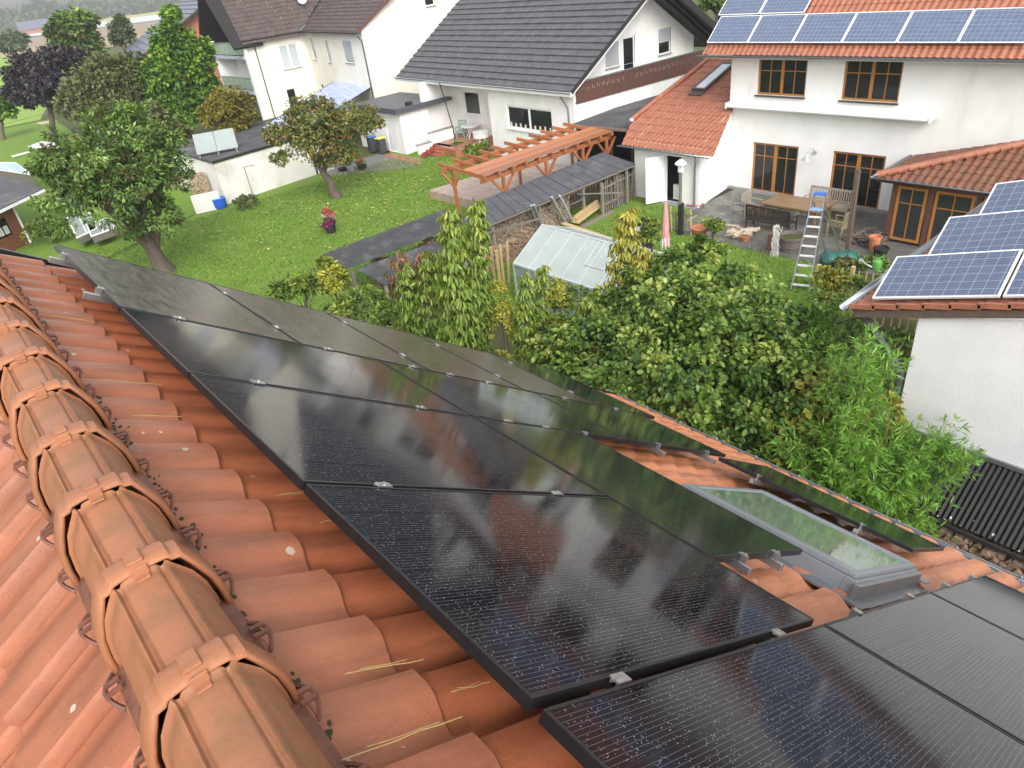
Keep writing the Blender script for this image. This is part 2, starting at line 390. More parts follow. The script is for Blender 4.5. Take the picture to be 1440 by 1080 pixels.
# dry straws lying on the tiles
b=M()
for (x1,y1,x2,y2) in ((48,440,136,453),(118,533,228,541),(185,584,255,586),(485,947,596,927),(480,1068,650,1008),(636,974,688,958),(386,697,434,692),(450,735,470,732)):
    p=PO+N*(NH+.006);
    def hit(x,y):
        d=V(ray(x,y));o=V((0,0,H));tt=(PO+N*(NH+.008)-o).dot(N)/d.dot(N);return o+d*tt
    a=hit(x1,y1);c=hit(x2,y2);pp=[a.lerp(c,q/5)+Y1*random.uniform(-.004,.004) for q in range(6)];b.path(pp,.0014,4)
    pp=[a.lerp(c,q/5)+Y1*(random.uniform(-.004,.004)+.008) for q in range(1,5)];b.path(pp,.0010,4)
tag(b.build('dry_straws',mk('straw',(.50,.38,.15),(.38,.27,.10),rough=.8,scale=60)),'thin yellow dry straws stuck to the terracotta tiles beside the black panels','straw',kind='stuff')
# walls below
def wbox(name,a,b_,mat,par): return M().bb(a,b_).build(name,mat,par)
b=M();b.prism([(-5.6,-3,0),(6.35,-3,0),(6.35,-3,3.85),(-.0,-3,8.28),(-5.6,-3,4.2)],(0,9.0,0)); b.build('wall',WHITEW,house)
b=M();b.beam(rp(-.6,5.46,-.26),rp(7.7,5.46,-.26),.05,.2);b.beam((0,6.26,8.3),(-4,6.26,5.5),.05,.2);b.build('verge_board',BLK,house)
# gutter
b=M();n=9;vs=[];fs=[];gc=rp(7.78,0,-.27)
for j,yy in enumerate((-3.2,6.35)):
    for i in range(n):
        a=math.pi*(i/(n-1)); vs.append((gc.x+.02-math.cos(a)*.075,yy,gc.z+.03-math.sin(a)*.075))
for i in range(n-1): fs.append((i,i+1,n+i+1,n+i))
b.add(vs,fs);b.path([(gc.x+.098,-3.2,gc.z+.035),(gc.x+.098,6.35,gc.z+.035)],.011,8)
g_=b.build('gutter',ZINC,house,smooth=True);md=g_.modifiers.new('s','SOLIDIFY');md.thickness=.003
b=M()
for k in range(12):
    y=-1.1+.62*k;b.beam((gc.x-.06,y,gc.z+.035),(gc.x+.1,y,gc.z+.045),.02,.006);b.ball((gc.x+.098,y,gc.z+.05),.018,8,5)
b.build('gutter_bracket',ZINC,house)
# ---------------- skylight in our roof ----------------
sk=M();u0,u1,v0,v1=3.24,4.60,.27,1.53; zt=-.045
def rb(b,ua,ub,va,vb,na,nb): b.prism([rp(ua,va,na),rp(ub,va,na),rp(ub,vb,na),rp(ua,vb,na)],N*(nb-na))
rb(sk,u0-.02,u1+.02,v0-.02,v0+.06,-.2,zt-.03);rb(sk,u0-.02,u1+.02,v1-.06,v1+.02,-.2,zt-.03);rb(sk,u1-.06,u1+.02,v0+.06,v1-.06,-.2,zt-.03);rb(sk,u0-.02,u0+.06,v0+.06,v1-.06,-.2,zt-.03)
rb(sk,u0,u1,v0,v0+.045,zt-.028,zt);rb(sk,u0,u1,v1-.045,v1,zt-.028,zt);rb(sk,u0,u0+.10,v0+.045,v1-.045,zt-.028,zt+.01);rb(sk,u1-.075,u1,v0+.045,v1-.045,zt-.028,zt+.004)
sko=sk.build('skylight',FRAMEG,house,bev=.004,label='grey-framed roof window between the black panels')
m_,t_,b_=nt('greenish_roof_glass');b_.inputs['Base Color'].default_value=(.17,.23,.18,1);b_.inputs['Roughness'].default_value=.05;b_.inputs['IOR'].default_value=1.6;b_.inputs['Coat Weight'].default_value=.35;b_.inputs['Coat Roughness'].default_value=.02;b_.inputs['Coat IOR'].default_value=1.7
b=M();rb(b,u0+.10,u1-.075,v0+.045,v1-.045,zt-.03,zt-.008);b.build('pane',m_,sko)
b=M();rb(b,u0-.14,u1+.05,v0-.13,v0-.02,-.2,-.185);rb(b,u0-.14,u1+.05,v1+.02,v1+.12,-.2,-.182);rb(b,u0-.16,u0-.02,v0-.13,v1+.12,-.19,-.175);rb(b,u1+.02,u1+.2,v0-.1,v1+.1,-.15,-.142);rb(b,u0-.06,u1+.03,v0-.055,v0-.021,-.19,zt-.045);rb(b,u0-.06,u1+.03,v1+.021,v1+.05,-.19,zt-.045)
b.build('flashing',ZINC,sko)
# ---------------- black solar panels ----------------
PL,PW=1.778,1.134
def panel(mat_,long_,glass,label,name='solar_module',cat='solar panel',frame_mat=BLK,group='black solar panels on the terracotta roof',th=.035,pl=PL,pw=PW,lip=.011):
    t=thing(name,label,cat,mat=mat_,group=group)
    b=M();b.bb((0,0,-th),(pl,lip,0));b.bb((0,pw-lip,-th),(pl,pw,0));b.bb((0,lip,-th),(lip,pw-lip,0));b.bb((pl-lip,lip,-th),(pl,pw-lip,0))
    b.build('frame',frame_mat,t,bev=.0015)
    b=M();b.bb((lip,lip,-.008),(pl-lip,pw-lip,-.0025));b.build('glass',glass,t)
    return t
s_=PW+.02
def pan_u(u,v,glass,label,dn=0,rx=0): # long side down the slope
    return panel(RF@Matrix.Translation((u,v,dn))@Matrix.Rotation(rx,4,'X'),0,glass,label)
def pan_v(u,v,glass,label,dn=0,ry=0): # long side along the ridge
    return panel(RF@Matrix.Translation((u,v,dn))@Matrix.Rotation(ry,4,'Y')@Matrix.Rotation(R_(90),4,'Z')@Matrix.Translation((0,-PW,0)),1,glass,label)
pan_u(0,0,PV_BLK,'large black solar panel in the middle foreground, fully in view with sky reflections')
pan_u(0,s_,PV_BLK,'black solar panel in the ridge-side row, second in front of the rain-streaked ones')
pan_u(0,2*s_,PV_BLK,'black solar panel in the ridge-side row, touching the far rain-streaked one')
pan_u(PL+.02,2*s_,PV_BLK,'narrow-looking black panel in the row before the brown-tinged streaked ones, between two neighbours')
pan_u(2*(PL+.02),2*s_,PV_BLK,'black panel nearest the gutter above the bare tiles and metal rail ends')
pan_v(PL+.02,2*s_-PL-.02,PV_BLK,'black panel lying lengthways beside the roof window, on two silver rail ends')
for j,(u,lb) in enumerate(((0,'black panel cut off by the bottom edge of the photo, nearest to the camera'),(PL+.02,'grey-reflecting panel below the roof window, middle of the nearest row'),(2*(PL+.02),'grey-reflecting panel nearest the gutter in the row below the roof window'))):
    pan_u(u,-.035-PW,PV_BLK,lb)
el=['rain-streaked panel at the far top corner of the roof, beside the ridge','rain-streaked brown-tinged panel second from the ridge at the far end','rain-streaked brown-tinged panel in the middle of the far row','rain-streaked brown-tinged panel fourth from the ridge in the far row','dark panel at the gutter end of the far row beside the hedge']
for j in range(5): pan_v(j*s_,3*s_+.004,PV_WET_SHEEN if j<4 else PV_BLK,el[j],ry=R_(0))
# loose panel beyond the roof window
pan_v(4.98,.40,PV_BLK,'single black panel standing apart between the roof window and the gutter',dn=.0,ry=R_(1.2))
# rails and clamps
def rail(label,p,q,clamps,ends=()):
    p=V(p);q=V(q);t=thing('mounting_rail',label,'rail',rp(*p),group='silver mounting rails under the black panels')
    b=M(rp(*p));b.beam(rp(*p),rp(*q),.038,.04,N);b.build('bar',ALU,t,bev=.002)
    d=(q-p).normalized()
    for c in clamps:
        k=M(rp(*p));x=p+d*c; X=lambda a,bq,n:rp(x.x+a,x.y+bq,n)
        al=V((1,0)) if abs(d.x)<.5 else V((0,1)) 
        e=(U if abs(d.x)<.5 else Y1); f=(Y1 if abs(d.x)<.5 else U)
        o=rp(x.x,x.y,0)
        k.beam(o-e*.03+N*.004,o+e*.03+N*.004,.034,.006,N);k.tube(o-N*.05,o+N*.012,.006,n=6);k.beam(o-e*.03-N*.0,o-e*.03+N*.012,.03,.005,f);k.tube(o+N*.006,o+N*.014,.009,n=6)
        k.build('clamp',ALU,t)
    for c,sg in ends:
        k=M(rp(*p));x=p+d*c;o=rp(x.x,x.y,0);e=(U if abs(d.x)<.5 else Y1);f=(Y1 if abs(d.x)<.5 else U)
        k.beam(o+f*sg*.012-N*.05,o+f*sg*.012+N*.006,.045,.012,e);k.beam(o-f*sg*.012+N*.005,o+f*sg*.02+N*.005,.045,.005,N);k.tube(o+f*sg*.02-N*.04,o+f*sg*.02+N*.016,.006,n=6)
        k.build('end_clamp',ALU,t)
    return t
nr=-.058
J=[.0-.017+1.17,s_-.01+1.17,2*s_-.01+1.17,3*s_-.01+1.17]
a0=-1.17
rail('silver rail under the ridge-side black panels, nearer the ridge',(.33,a0,nr),(.33,3*s_-.02,nr),[1.17-.017,s_+1.17-.01,2*s_+1.17-.01,3*s_+1.17-.008])
rail('silver rail under the ridge-side black panels, farther from the ridge',(1.36,a0,nr),(1.36,3*s_-.02,nr),[1.17-.017,s_+1.17-.01,2*s_+1.17-.01,3*s_+1.17-.008])
v2=2*s_-PL-.02
rail('left of the two silver rail ends sticking out beside the roof window',(2.12,v2-.07,nr),(2.12,3*s_-.02,nr),[PL+.08,PL+.08+s_],[(.07,-1)])
rail('right of the two silver rail ends sticking out beside the roof window',(2.52,v2-.07,nr),(2.52,3*s_-.02,nr),[PL+.08,PL+.08+s_],[(.07,-1)])
rail('silver rail end above the bare tiles, next to the lengthways panel edge',(2.98,2*s_-.05,nr),(2.98,3*s_-.02,nr),[.04+s_],[(.05,-1)])
rail('silver rail end in the middle above the bare tiles',(4.05,2*s_-.10,nr),(4.05,3*s_-.02,nr),[.09+s_],[(.10,-1)])
rail('silver rail end nearest the gutter above the bare tiles',(4.95,2*s_-.12,nr),(4.95,3*s_-.02,nr),[.11+s_],[(.12,-1)])
for uu,lb in ((2.25,'left'),(3.18,'second'),(4.08,'third'),(4.98,'right')):
    rail(lb+' hidden silver rail of the grey-reflecting panels, its clamp showing at their far edge',(uu,a0,nr),(uu,.0,nr),[],[(1.17-.035,1),])
for uu in (2.37,3.30,4.20): pass
rail('silver rail stub at the ridge edge of the farthest panel, nearer end',(-.09,3*s_+.40,nr),(5.7,3*s_+.40,nr),[.09+s_*k-.01 for k in (1,2,3,4)],[(.09,-1)])
rail('silver rail stub at the ridge edge of the farthest panel, outer end',(-.09,3*s_+1.40,nr),(5.7,3*s_+1.40,nr),[.09+s_*k-.01 for k in (1,2,3,4)],[(.09,-1)])
rail('short silver bracket holding the upper edge of the lone panel, nearer end',(4.86,.80,nr),(6.2,.80,nr-.09),[],[(.12,-1)])
rail('short silver bracket holding the upper edge of the lone panel, farther end',(4.86,1.75,nr),(6.2,1.75,nr-.09),[],[(.12,-1)])
# roof hooks (copper-coloured wire ends)
# ---------------- the ground ----------------
def sheet(name,pts,z,mat,th=.0):
    b=M();b.quad(*[(p[0],p[1],z) for p in pts]);o=b.build(name,mat);tag(o,kind='structure');return o
def grassmat(name,a,b_,c,sc=1.,dry=(.20,.17,.05),leafy=0,bumpy=.5):
    m,t,b=nt(name);g=G(t);o=g.pos();n1=g.noise(o,.35*sc,5,.6);n2=g.noise(o,7*sc,8,.78)
    col=g.ramp(n2,[(.25,a),(.5,b_),(.8,c)]);col=g.mix(g.ramp(n1,[(.42,0.),(.68,.5)]),col,dry)
    L(t,col,b.inputs['Base Color']);b.inputs['Roughness'].default_value=.85;b.inputs['Specular IOR Level'].default_value=.25
    L(t,g.bump(g.noise(o,26*sc,6,.75),bumpy,.06),b.inputs['Normal']);return m
LAWN=grassmat('lawn_grass',(.075,.15,.02),(.135,.245,.03),(.22,.32,.055),dry=(.20,.23,.05),bumpy=.8)
MEADOW=grassmat('far_meadow_grass',(.16,.29,.04),(.21,.35,.05),(.25,.38,.07),sc=.15,dry=(.2,.28,.06))
GARD=grassmat('garden_soil_and_grass',(.045,.05,.02),(.07,.095,.025),(.11,.13,.04),dry=(.07,.05,.03))
b=M();R=5000
b.quad((-R,-R,-.03),(R,-R,-.03),(R,R,-.03),(-R,R,-.03));tag(b.build('ground',GARD),kind='structure')
PAVE=mk('patio_paving',(.15,.145,.135),(.095,.09,.085),rough=.55,scale=2.5,bump=.3,bs=30,world=True,dirt=(.05,.055,.04),dscale=1.2)
# patio slabs with joints
def slabs(name,c1,c2,sx,sy,joint=(.04,.04,.035),rot=0,rough=.5):
    m,t,b=nt(name);g=G(t);o=g.pos()
    if rot: o=g.n('VectorRotate',{'Vector':o,'Angle':rot},rotation_type='Z_AXIS').outputs[0]
    s=g.sep(o);fx=g.math('DIVIDE',s[0],sx);fy=g.math('DIVIDE',s[1],sy)
    e=lambda f:g.math('GREATER_THAN',g.math('ABSOLUTE',g.math('SUBTRACT',g.math('FRACT',f),.5)),.487)
    cell=g.n('CombineXYZ',{0:g.math('FLOOR',fx),1:g.math('FLOOR',fy)}).outputs[0]
    w=g.n('TexWhiteNoise',{'Vector':cell}).outputs[0]
    col=g.ramp(g.noise(g.pos(),2.2,6,.65),[(.3,c1),(.7,c2)]);col=g.mix(g.math('MULTIPLY',w,.35),col,tuple(k*.6 for k in c1))
    col=g.mix(g.math('MULTIPLY',g.math('MAXIMUM',e(fx),e(fy)),.8),col,joint);L(t,col,b.inputs['Base Color'])
    L(t,g.ramp(g.noise(g.pos(),1.1,4),[(.4,rough*.5),(.65,rough*1.4)]),b.inputs['Roughness'])
    L(t,g.bump(g.noise(g.pos(),40,4),.2,.01),b.inputs['Normal']);return m
PATIO=slabs('patio_slabs',(.17,.165,.15),(.10,.10,.09),.5,.5)
TERR=slabs('terrace_slabs',(.42,.36,.31),(.36,.22,.17),.6,.6,rough=.4)
BRICKP=slabs('brick_path_clinker',(.40,.17,.09),(.32,.12,.065),.24,.12)
sheet('lawn',[(7.9,19.2),(25,19.2),(25.5,33),(24.2,40),(18.5,41.6),(12.2,39.3),(10.2,39.3),(5,36),(5,20)],-.01,LAWN)
sheet('far_lawn',[(-60,37),(5,36.5),(10.4,39.6),(11.9,42),(11.9,60),(14,97),(-60,95)],-.012,LAWN)
sheet('side_lawn',[(12.5,8.5),(19,7.5),(22,10),(23.0,15),(23.75,18.0),(23.6,20.3),(18.0,19.2),(12.5,19)],.002,LAWN)
sheet('patio',[(27,17.6),(24.0,17.15),(24.0,17.2),at(955,312),at(958,328),at(1000,338),at(1060,354),at(1110,364),at(1170,376),at(1255,392),(22.0,6.0),(26.75,6.0)],.006,PATIO)
sheet('meadow',[(-300,96),(13,98),(30,170),(47,330),(-300,330)],-.008,MEADOW)
FS=mk('stubble_field',(.36,.27,.15),(.28,.22,.12),rough=.9,scale=.05,world=True);FY=mk('yellow_field',(.40,.36,.12),(.33,.33,.10),rough=.9,scale=.02,world=True)
FW=mk('white_fleece_field',(.55,.57,.58),(.45,.48,.5),rough=.7,scale=.05,world=True);FB=mk('brown_field',(.28,.20,.13),(.22,.16,.11),rough=.9,scale=.02,world=True)
FG=mk('green_field',(.11,.19,.04),(.09,.15,.03),rough=.9,scale=.02,world=True)
def strip(name,p,q,r,s,mat,z): sheet(name,[at(*p),at(*q),at(*r),at(*s)],z,mat)
strip('stubble_field',(-60,86),(-60,78),(300,30),(300,52),FS,.00)
strip('brown_field',(-60,79),(-60,68),(300,18),(300,34),FB,.05)
strip('fleece_strip',(-60,65),(-60,57),(300,9),(300,18),FW,.10)
strip('yellow_field',(-60,58),(-60,49),(300,2),(300,10),FY,.15)
# ---------------- building helpers ----------------
WOODW=mk('varnished_window_wood',(.42,.19,.045),(.30,.12,.03),rough=.35,scale=4,stretch=(8,8,1))
PLASTW=mk('white_window_plastic',(.78,.79,.80),(.70,.71,.72),rough=.35,scale=3)
CREAM=mk('cream_render',(.76,.73,.64),(.69,.66,.57),rough=.85,scale=1.1,bump=.4,bs=30,world=True,dirt=(.55,.51,.43),dscale=1.4,dth=(.56,.95),dstretch=(1.2,1.2,.18))
WBRICK=mk('white_painted_brick',(.74,.72,.68),(.66,.64,.60),rough=.8,scale=1.5,bump=.5,bs=18,world=True,dirt=(.5,.47,.42),dscale=.6)
DKWOOD=mk('dark_stained_wood',(.12,.052,.034),(.065,.03,.022),rough=.7,scale=5,stretch=(6,6,1),bump=.2)
BLACKW=mk('black_brown_boards',(.022,.02,.02),(.012,.012,.012),rough=.7,scale=4)
STONE=mk('grey_sill_stone',(.30,.29,.28),(.24,.23,.22),rough=.6,scale=20)
DKSILL=mk('anthracite_sill',(.06,.06,.065),(.045,.045,.05),rough=.5,scale=10)
BLIND=mk('grey_shutter_slats',(.42,.44,.47),(.36,.38,.41),rough=.6,scale=1,bump=.0)
BITU=mk('bitumen_roofing',(.075,.075,.085),(.05,.05,.055),rough=.75,scale=1.2,bump=.3,bs=60,world=True,dirt=(.13,.13,.12),dscale=.7)
class Fr:                               # a vertical wall plane: origin, direction along the wall, outward normal
    def __init__(s,O,a,out=None):
        s.O=V(O);s.a=V((a[0],a[1],0)).normalized();s.n=V((s.a.y,-s.a.x,0))
        if out is not None and s.n.dot(V(out))<0: s.n=-s.n
    def p(s,a,z,d=0): return s.O+s.a*a+V((0,0,z))+s.n*d
    def hit(s,x,y,d=0):                 # (along, height) of a pixel of the photograph on this wall
        r=V(ray(x,y));o=V((0,0,H));t=(s.O+s.n*d-o).dot(s.n)/r.dot(s.n);q=o+r*t-s.O
        return q.dot(s.a),q.z
def wall(b,fr,a0,a1,z0,z1,ops=(),dep=.16):
    """wall face with real openings and their reveals"""
    xs=sorted({a0,a1,*[o[0] for o in ops],*[o[1] for o in ops]});zs=sorted({z0,z1,*[o[2] for o in ops],*[o[3] for o in ops]})
    for i in range(len(xs)-1):
        for j in range(len(zs)-1):
            cx=(xs[i]+xs[i+1])/2;cz=(zs[j]+zs[j+1])/2
            if any(o[0]<cx<o[1] and o[2]<cz<o[3] for o in ops): continue
            b.quad(fr.p(xs[i],zs[j]),fr.p(xs[i+1],zs[j]),fr.p(xs[i+1],zs[j+1]),fr.p(xs[i],zs[j+1]))
    for x0,x1,y0,y1 in ops:
        for (p,q) in (((x0,y0),(x1,y0)),((x1,y0),(x1,y1)),((x1,y1),(x0,y1)),((x0,y1),(x0,y0))):
            b.quad(fr.p(*p),fr.p(*q),fr.p(*q,-dep),fr.p(*p,-dep))
def window(par,fr,op,mat=PLASTW,dep=.13,sashes=2,bars=(0,0),fw=.07,mul=.05,sill=None,name='window',blind=0,curtain=None,glass=None,label=None,hbar=None):
    x0,x1,z0,z1=op;b=M()
    def bar(xa,xb,za,zb,d0=-dep,th=.06):
        c=(fr.p(xa,za,d0)+fr.p(xb,zb,d0+th))/2
        R=Matrix((fr.a,fr.n,V((0,0,1)))).transposed();b.box(c,(abs(xb-xa),th,abs(zb-za)),R)
    bar(x0,x1,z0,z0+fw);bar(x0,x1,z1-fw,z1);bar(x0,x0+fw,z0+fw,z1-fw);bar(x1-fw,x1,z0+fw,z1-fw)
    W_=(x1-x0-2*fw)
    for i in range(1,sashes):
        c=x0+fw+W_*i/sashes;bar(c-fw*.8,c+fw*.8,z0+fw,z1-fw)
    for i in range(sashes):
        xa=x0+fw+W_*i/sashes+(fw*.8 if i else 0);xb=x0+fw+W_*(i+1)/sashes-(fw*.8 if i<sashes-1 else 0)
        for k in range(1,bars[0]+1): c=xa+(xb-xa)*k/(bars[0]+1);bar(c-.016,c+.016,z0+fw,z1-fw,-dep+.012,.04)
        hs=hbar if hbar else [k/(bars[1]+1) for k in range(1,bars[1]+1)]
        for k in hs: c=z0+fw+(z1-z0-2*fw)*k;bar(xa,xb,c-.016,c+.016,-dep+.014,.036)
    w=b.build(name,mat,par,label=label)
    b=M();b.quad(fr.p(x0+fw*.5,z0+fw*.5,-dep+.03),fr.p(x1-fw*.5,z0+fw*.5,-dep+.03),fr.p(x1-fw*.5,z1-fw*.5,-dep+.03),fr.p(x0+fw*.5,z1-fw*.5,-dep+.03));b.build('pane',glass or PANE,w)
    if sill:
        b=M();R=Matrix((fr.a,fr.n,V((0,0,1)))).transposed();b.box(fr.p((x0+x1)/2,z0-.03,-.04),(x1-x0+.08,.28,.05),R);b.build('sill',sill,w)
    if blind:
        b=M();n=max(2,int((z1-z0)*blind/.05));R=Matrix((fr.a,fr.n,V((0,0,1)))).transposed()
        for k in range(n): b.box(fr.p((x0+x1)/2,z1-.025-.05*k,-.045),(x1-x0-.02,.014,.046),R)
        b.build('roller_shutter',BLIND,w)
    return w
def pipe(par,pts,r=.04,mat=None,name='downpipe'):
    b=M();b.path(pts,r,8);return b.build(name,mat or ZINC,par,smooth=True)
def slope(O,a,up,deg):                  # local roof frame: x = DOWN the slope from the eave backwards, y along the eave
    a=V(a).normalized();up=V((up[0],up[1],0)).normalized();s=R_(deg)
    u=-(up*math.cos(s)+V((0,0,math.sin(s))));n=u.cross(a)
    if n.z<0: a=-a;n=u.cross(a)
    return frame(V(O),u,a,n.normalized())
# ================= white house with wooden windows (right) =================
XA=26.75
ha=thing('white_house','white house with wooden mullioned windows, red tiled roof and blue solar panels behind the patio','house',(XA,10,0))
def off(t): return t.location
fa=Fr((XA,0,0),(0,-1,0),(-1,0,0))       # along = -Y
def opn(fr,x0,y0,x1,y1): a,z=fr.hit(x0,y0);c,d=fr.hit(x1,y1);return (min(a,c),max(a,c),min(z,d),max(z,d))
wa=[(-16.48,-14.42,3.95,5.30),(-13.0,-10.95,3.93,5.32),(-16.48,-14.44,.03,2.08),(-13.02,-11.02,.03,2.08)]
class MO(M):
    pass
def child(t,b): b.off=V(t.location); b.v=[tuple(V(p)-b.off) for p in b.v]; b.off=V((0,0,0)); return b
def build_in(t,b,name,mat,**k): return child(t,b).build(name,mat,t,**k)
_ob=M.build
def loc_build(b,name,mat,parent=None,**k):
    # parts given in world coordinates are stored relative to the thing they belong to
    if parent is not None and not k.pop('local',False):
        root=parent
        while root.parent is not None: root=root.parent
        o=V(root.location)
        if o.length>0 and root.rotation_euler.z==0: b.v=[tuple(V(p)-o) for p in b.v]
    return _ob(b,name,mat,parent,**k)
M.build=loc_build
b=M();wall(b,fa,-17.7,12,0,5.55,wa)
fs=Fr((XA,17.7,0),(1,0,0),(0,1,0));wall(b,fs,0,9,0,5.55);b.add([(XA,17.7,5.55),(XA+9,17.7,5.55),(XA+4.5,17.7,9.3)],[(0,1,2)])
b.build('wall',WHITEW,ha)
for o in wa[:2]: window(ha,fa,o,WOODW,sashes=2,bars=(1,0),hbar=[.68],fw=.075,sill=DKSILL)
for o in wa[2:]: window(ha,fa,o,WOODW,sashes=2,bars=(1,0),hbar=[.76],fw=.09,name='patio_door')
fr_=slope((26.18,0,5.50),(0,1,0),(1,0),42)
fr_=fr_@Matrix.Translation((0,0,.06))
rf=tiled('roof',T_RED,ha,fr_,-6.4,.02,-18.72,12.5,.02,.36,0,.23,.045,.025,.0,ns=8,shape='c')
rf.matrix_basis=Matrix.Translation(-V(ha.location))@fr_
b=M();n=8;vs=[];fs_=[]
def gutter(par,p,q,out,r=.07,mat=ZINC,name='gutter'):
    p=V(p);q=V(q);o=V(out).normalized();b=M();vs=[];n=8
    for e in (p,q):
        for i in range(n): a=math.pi*i/(n-1);vs.append(e+o*(r-math.cos(a)*r)-V((0,0,math.sin(a)*r)))
    b.add(vs,[(i,i+1,n+i+1,n+i) for i in range(n-1)]);b.path([p+o*2*r,q+o*2*r],.010,6)
    g=b.build(name,mat,par,smooth=True);md=g.modifiers.new('s','SOLIDIFY');md.thickness=.004;return g
gutter(ha,(26.2,18.95,5.47),(26.2,-11,5.47),(-1,0,0))
b=M();b.bb((26.2,-11,5.35),(26.75,18.7,5.42));b.build('soffit',PLASTW,ha)
# folded awning
b=M();b.bb((26.45,9.58,3.50),(26.72,17.60,3.66));b.tube((26.36,9.62,3.53),(26.36,17.56,3.53),.075,n=10);b.bb((26.26,9.60,3.44),(26.48,9.66,3.66));b.bb((26.26,17.55,3.44),(26.48,17.61,3.66));b.build('folded_awning',PLASTW,ha,bev=.01)
# wall lamp
b=M();b.tube((26.73,13.72,1.95),(26.68,13.72,1.95),.07,n=12);b.path([(26.7,13.72,1.98),(26.55,13.74,2.18),(26.38,13.80,2.15),(26.34,13.84,1.98)],.014,6);wl=b.build('wall_lamp',mk('galvanised',(.5,.54,.54),(.4,.44,.44),rough=.4,metal=.5),ha)
b=M();b.lathe((26.34,13.84,1.74),[(.19,0),(.185,.012),(.09,.10),(.05,.14),(.03,.25)],n=16);b.build('lamp_shade',MATS['galvanised'],wl,smooth=True)
b=M();b.bb((26.6,-11,-.02),(26.74,17.69,.12));b.build('plinth',STONE,ha)
# blue panels on its roof
def bpanel(label,fr,x,y,long_y=True,group='blue solar panels on the white house roof',pl=1.85,pw=1.25,rx=0):
    m=fr@Matrix.Translation((x,y,.12))
    m=m@(Matrix.Rotation(R_(90),4,'Z')@Matrix.Translation((0,-pw,0)) if long_y else Matrix.Identity(4))@Matrix.Rotation(rx,4,'X')
    return panel(m,0,PV_BLUE,label,frame_mat=PLASTW,group=group,pl=pl,pw=pw,lip=.03,name='solar_module')
ys=[16.82,14.94,13.06,11.18,9.30,7.42,5.54]
od=['leftmost','second','third','fourth','fifth','sixth','seventh']
yd=1 if fr_.to_3x3().col[1][1]>0 else -1
for i,y in enumerate(ys[:6]):
    bpanel(od[i]+' blue panel from the left in the bottom row on the white house roof',fr_,-.42-1.25,(y if yd>0 else -y-1.85))
for i,y in enumerate((17.0,15.1)):
    bpanel(('left' if i==0 else 'right')+' blue panel of the upper row at the left end of the white house roof',fr_,-.44-2.54,(y if yd>0 else -y-1.85))
# ================= red-roofed annex =================
an=thing('garden_annex','white annex with steep-looking orange tiled roof, small skylight and open white door','outbuilding',(24,19,0))
f1=Fr((23.85,0,0),(0,-1,0),(-1,0,0)); do=(-18.75,-17.95,.05,2.0)
b=M();wall(b,f1,-20.45,-17.05,0,2.45,[do],dep=.12)
b.add([(23.85,17.05,0),(26.75,17.55,0),(26.75,17.55,3.40),(23.85,17.05,2.45)],[(0,1,2,3)])
b.add([(23.85,20.45,0),(31.2,20.45,0),(31.2,20.45,4.7),(23.85,20.45,2.45)],[(0,1,2,3)]);b.build('wall',WHITEW,an)
e0=V((23.42,20.9,2.36));sl=R_(17.75)
fr2=slope((23.42,0,2.36),(0,1,0),(1,0),17.75)
inv=fr2.inverted()
def L2(x,y): 
    p=inv@onplane(x,y,fr2); return p
def onplane(x,y,fr):
    n=fr.to_3x3().col[2];c=fr.translation;d=V(ray(x,y));o=V((0,0,H));return o+d*((c-o).dot(n)/d.dot(n))
def edge(p,q,keep,fr):        # clip plane through two pixels, keeping the side of a third
    i=fr.inverted();a=i@onplane(*p,fr);c=i@onplane(*q,fr);k=i@onplane(*keep,fr);d=c-a;n=V((d.y,-d.x,0)).normalized()
    if (k-a).dot(n)>0: n=-n
    return (a,n)
kp=(960,170)
cl=[edge((1003,218),(1031,151),kp,fr2),edge((873,203),(889,168),kp,fr2),edge((889,168),(1006,76),kp,fr2)]
o=tiled('roof',T_RED,an,fr2,-9,.0,-26,26,.0,.56,0,.235,.045,.03,.0,ns=8,shape='c',clips=cl+[((0,0,0),(1,0,0))]);o.matrix_basis=Matrix.Translation(-V(an.location))@fr2
a_=onplane(889,168,fr2);c_=onplane(1006,76,fr2);b=M();nn_=14
for k in range(nn_):
    p=a_.lerp(c_,k/nn_);q=a_.lerp(c_,(k+1.04)/nn_);b.tube(p+V((0,0,.01)),q+V((0,0,.03)),.12,.10,n=10)
b.build('hip_ridge',T_RED,an,smooth=True)
b=M();b.lathe(a_+V((-.03,0,-.05)),[(.09,0),(.1,.06),(.05,.12)],n=10);b.build('hip_end_cap',PLASTW,an)
gutter(an,(23.42,21.0,2.30),(23.42,16.25,2.30),(-1,0,0),r=.055)
pipe(an,[(23.4,16.95,2.25),(23.4,16.95,2.12),(23.77,17.25-.05,1.85),(23.77,17.22,1.7),(23.77,17.2,.1)],.045)
# door leaf swung open
b=M();Rd=Matrix.Rotation(R_(-158),3,'Z');hx_,hy_=23.83,18.80
dl=V((-.80,.42,0)).normalized()
b.beam(V((hx_,hy_,1.03)),V((hx_,hy_,1.03))+dl*.86,.045,1.95);door=b.build('door',PLASTW,an,bev=.004)
n_=V((-dl.y,dl.x,0));n_=n_ if n_.dot(V((-1,-1,0)))>0 else -n_
b=M();c=V((hx_,hy_,1.45))+dl*.45+n_*.03;
for dx,dz,w_,h_ in ((0,.3,.42,.03),(0,-.3,.42,.03),(.21,0,.03,.6),(-.21,0,.03,.6)): b.beam(c+dl*(dx-w_/2)+V((0,0,dz)),c+dl*(dx+w_/2)+V((0,0,dz)),.03,h_)
b.build('door_trim',PLASTW,door)
b=M();c=V((hx_,hy_,1.02))+dl*.78+n_*.03;b.tube(c,c+n_*.05,.012);b.beam(c+n_*.05,c+n_*.05-dl*.11,.02,.02);b.build('handle',ALU,door)
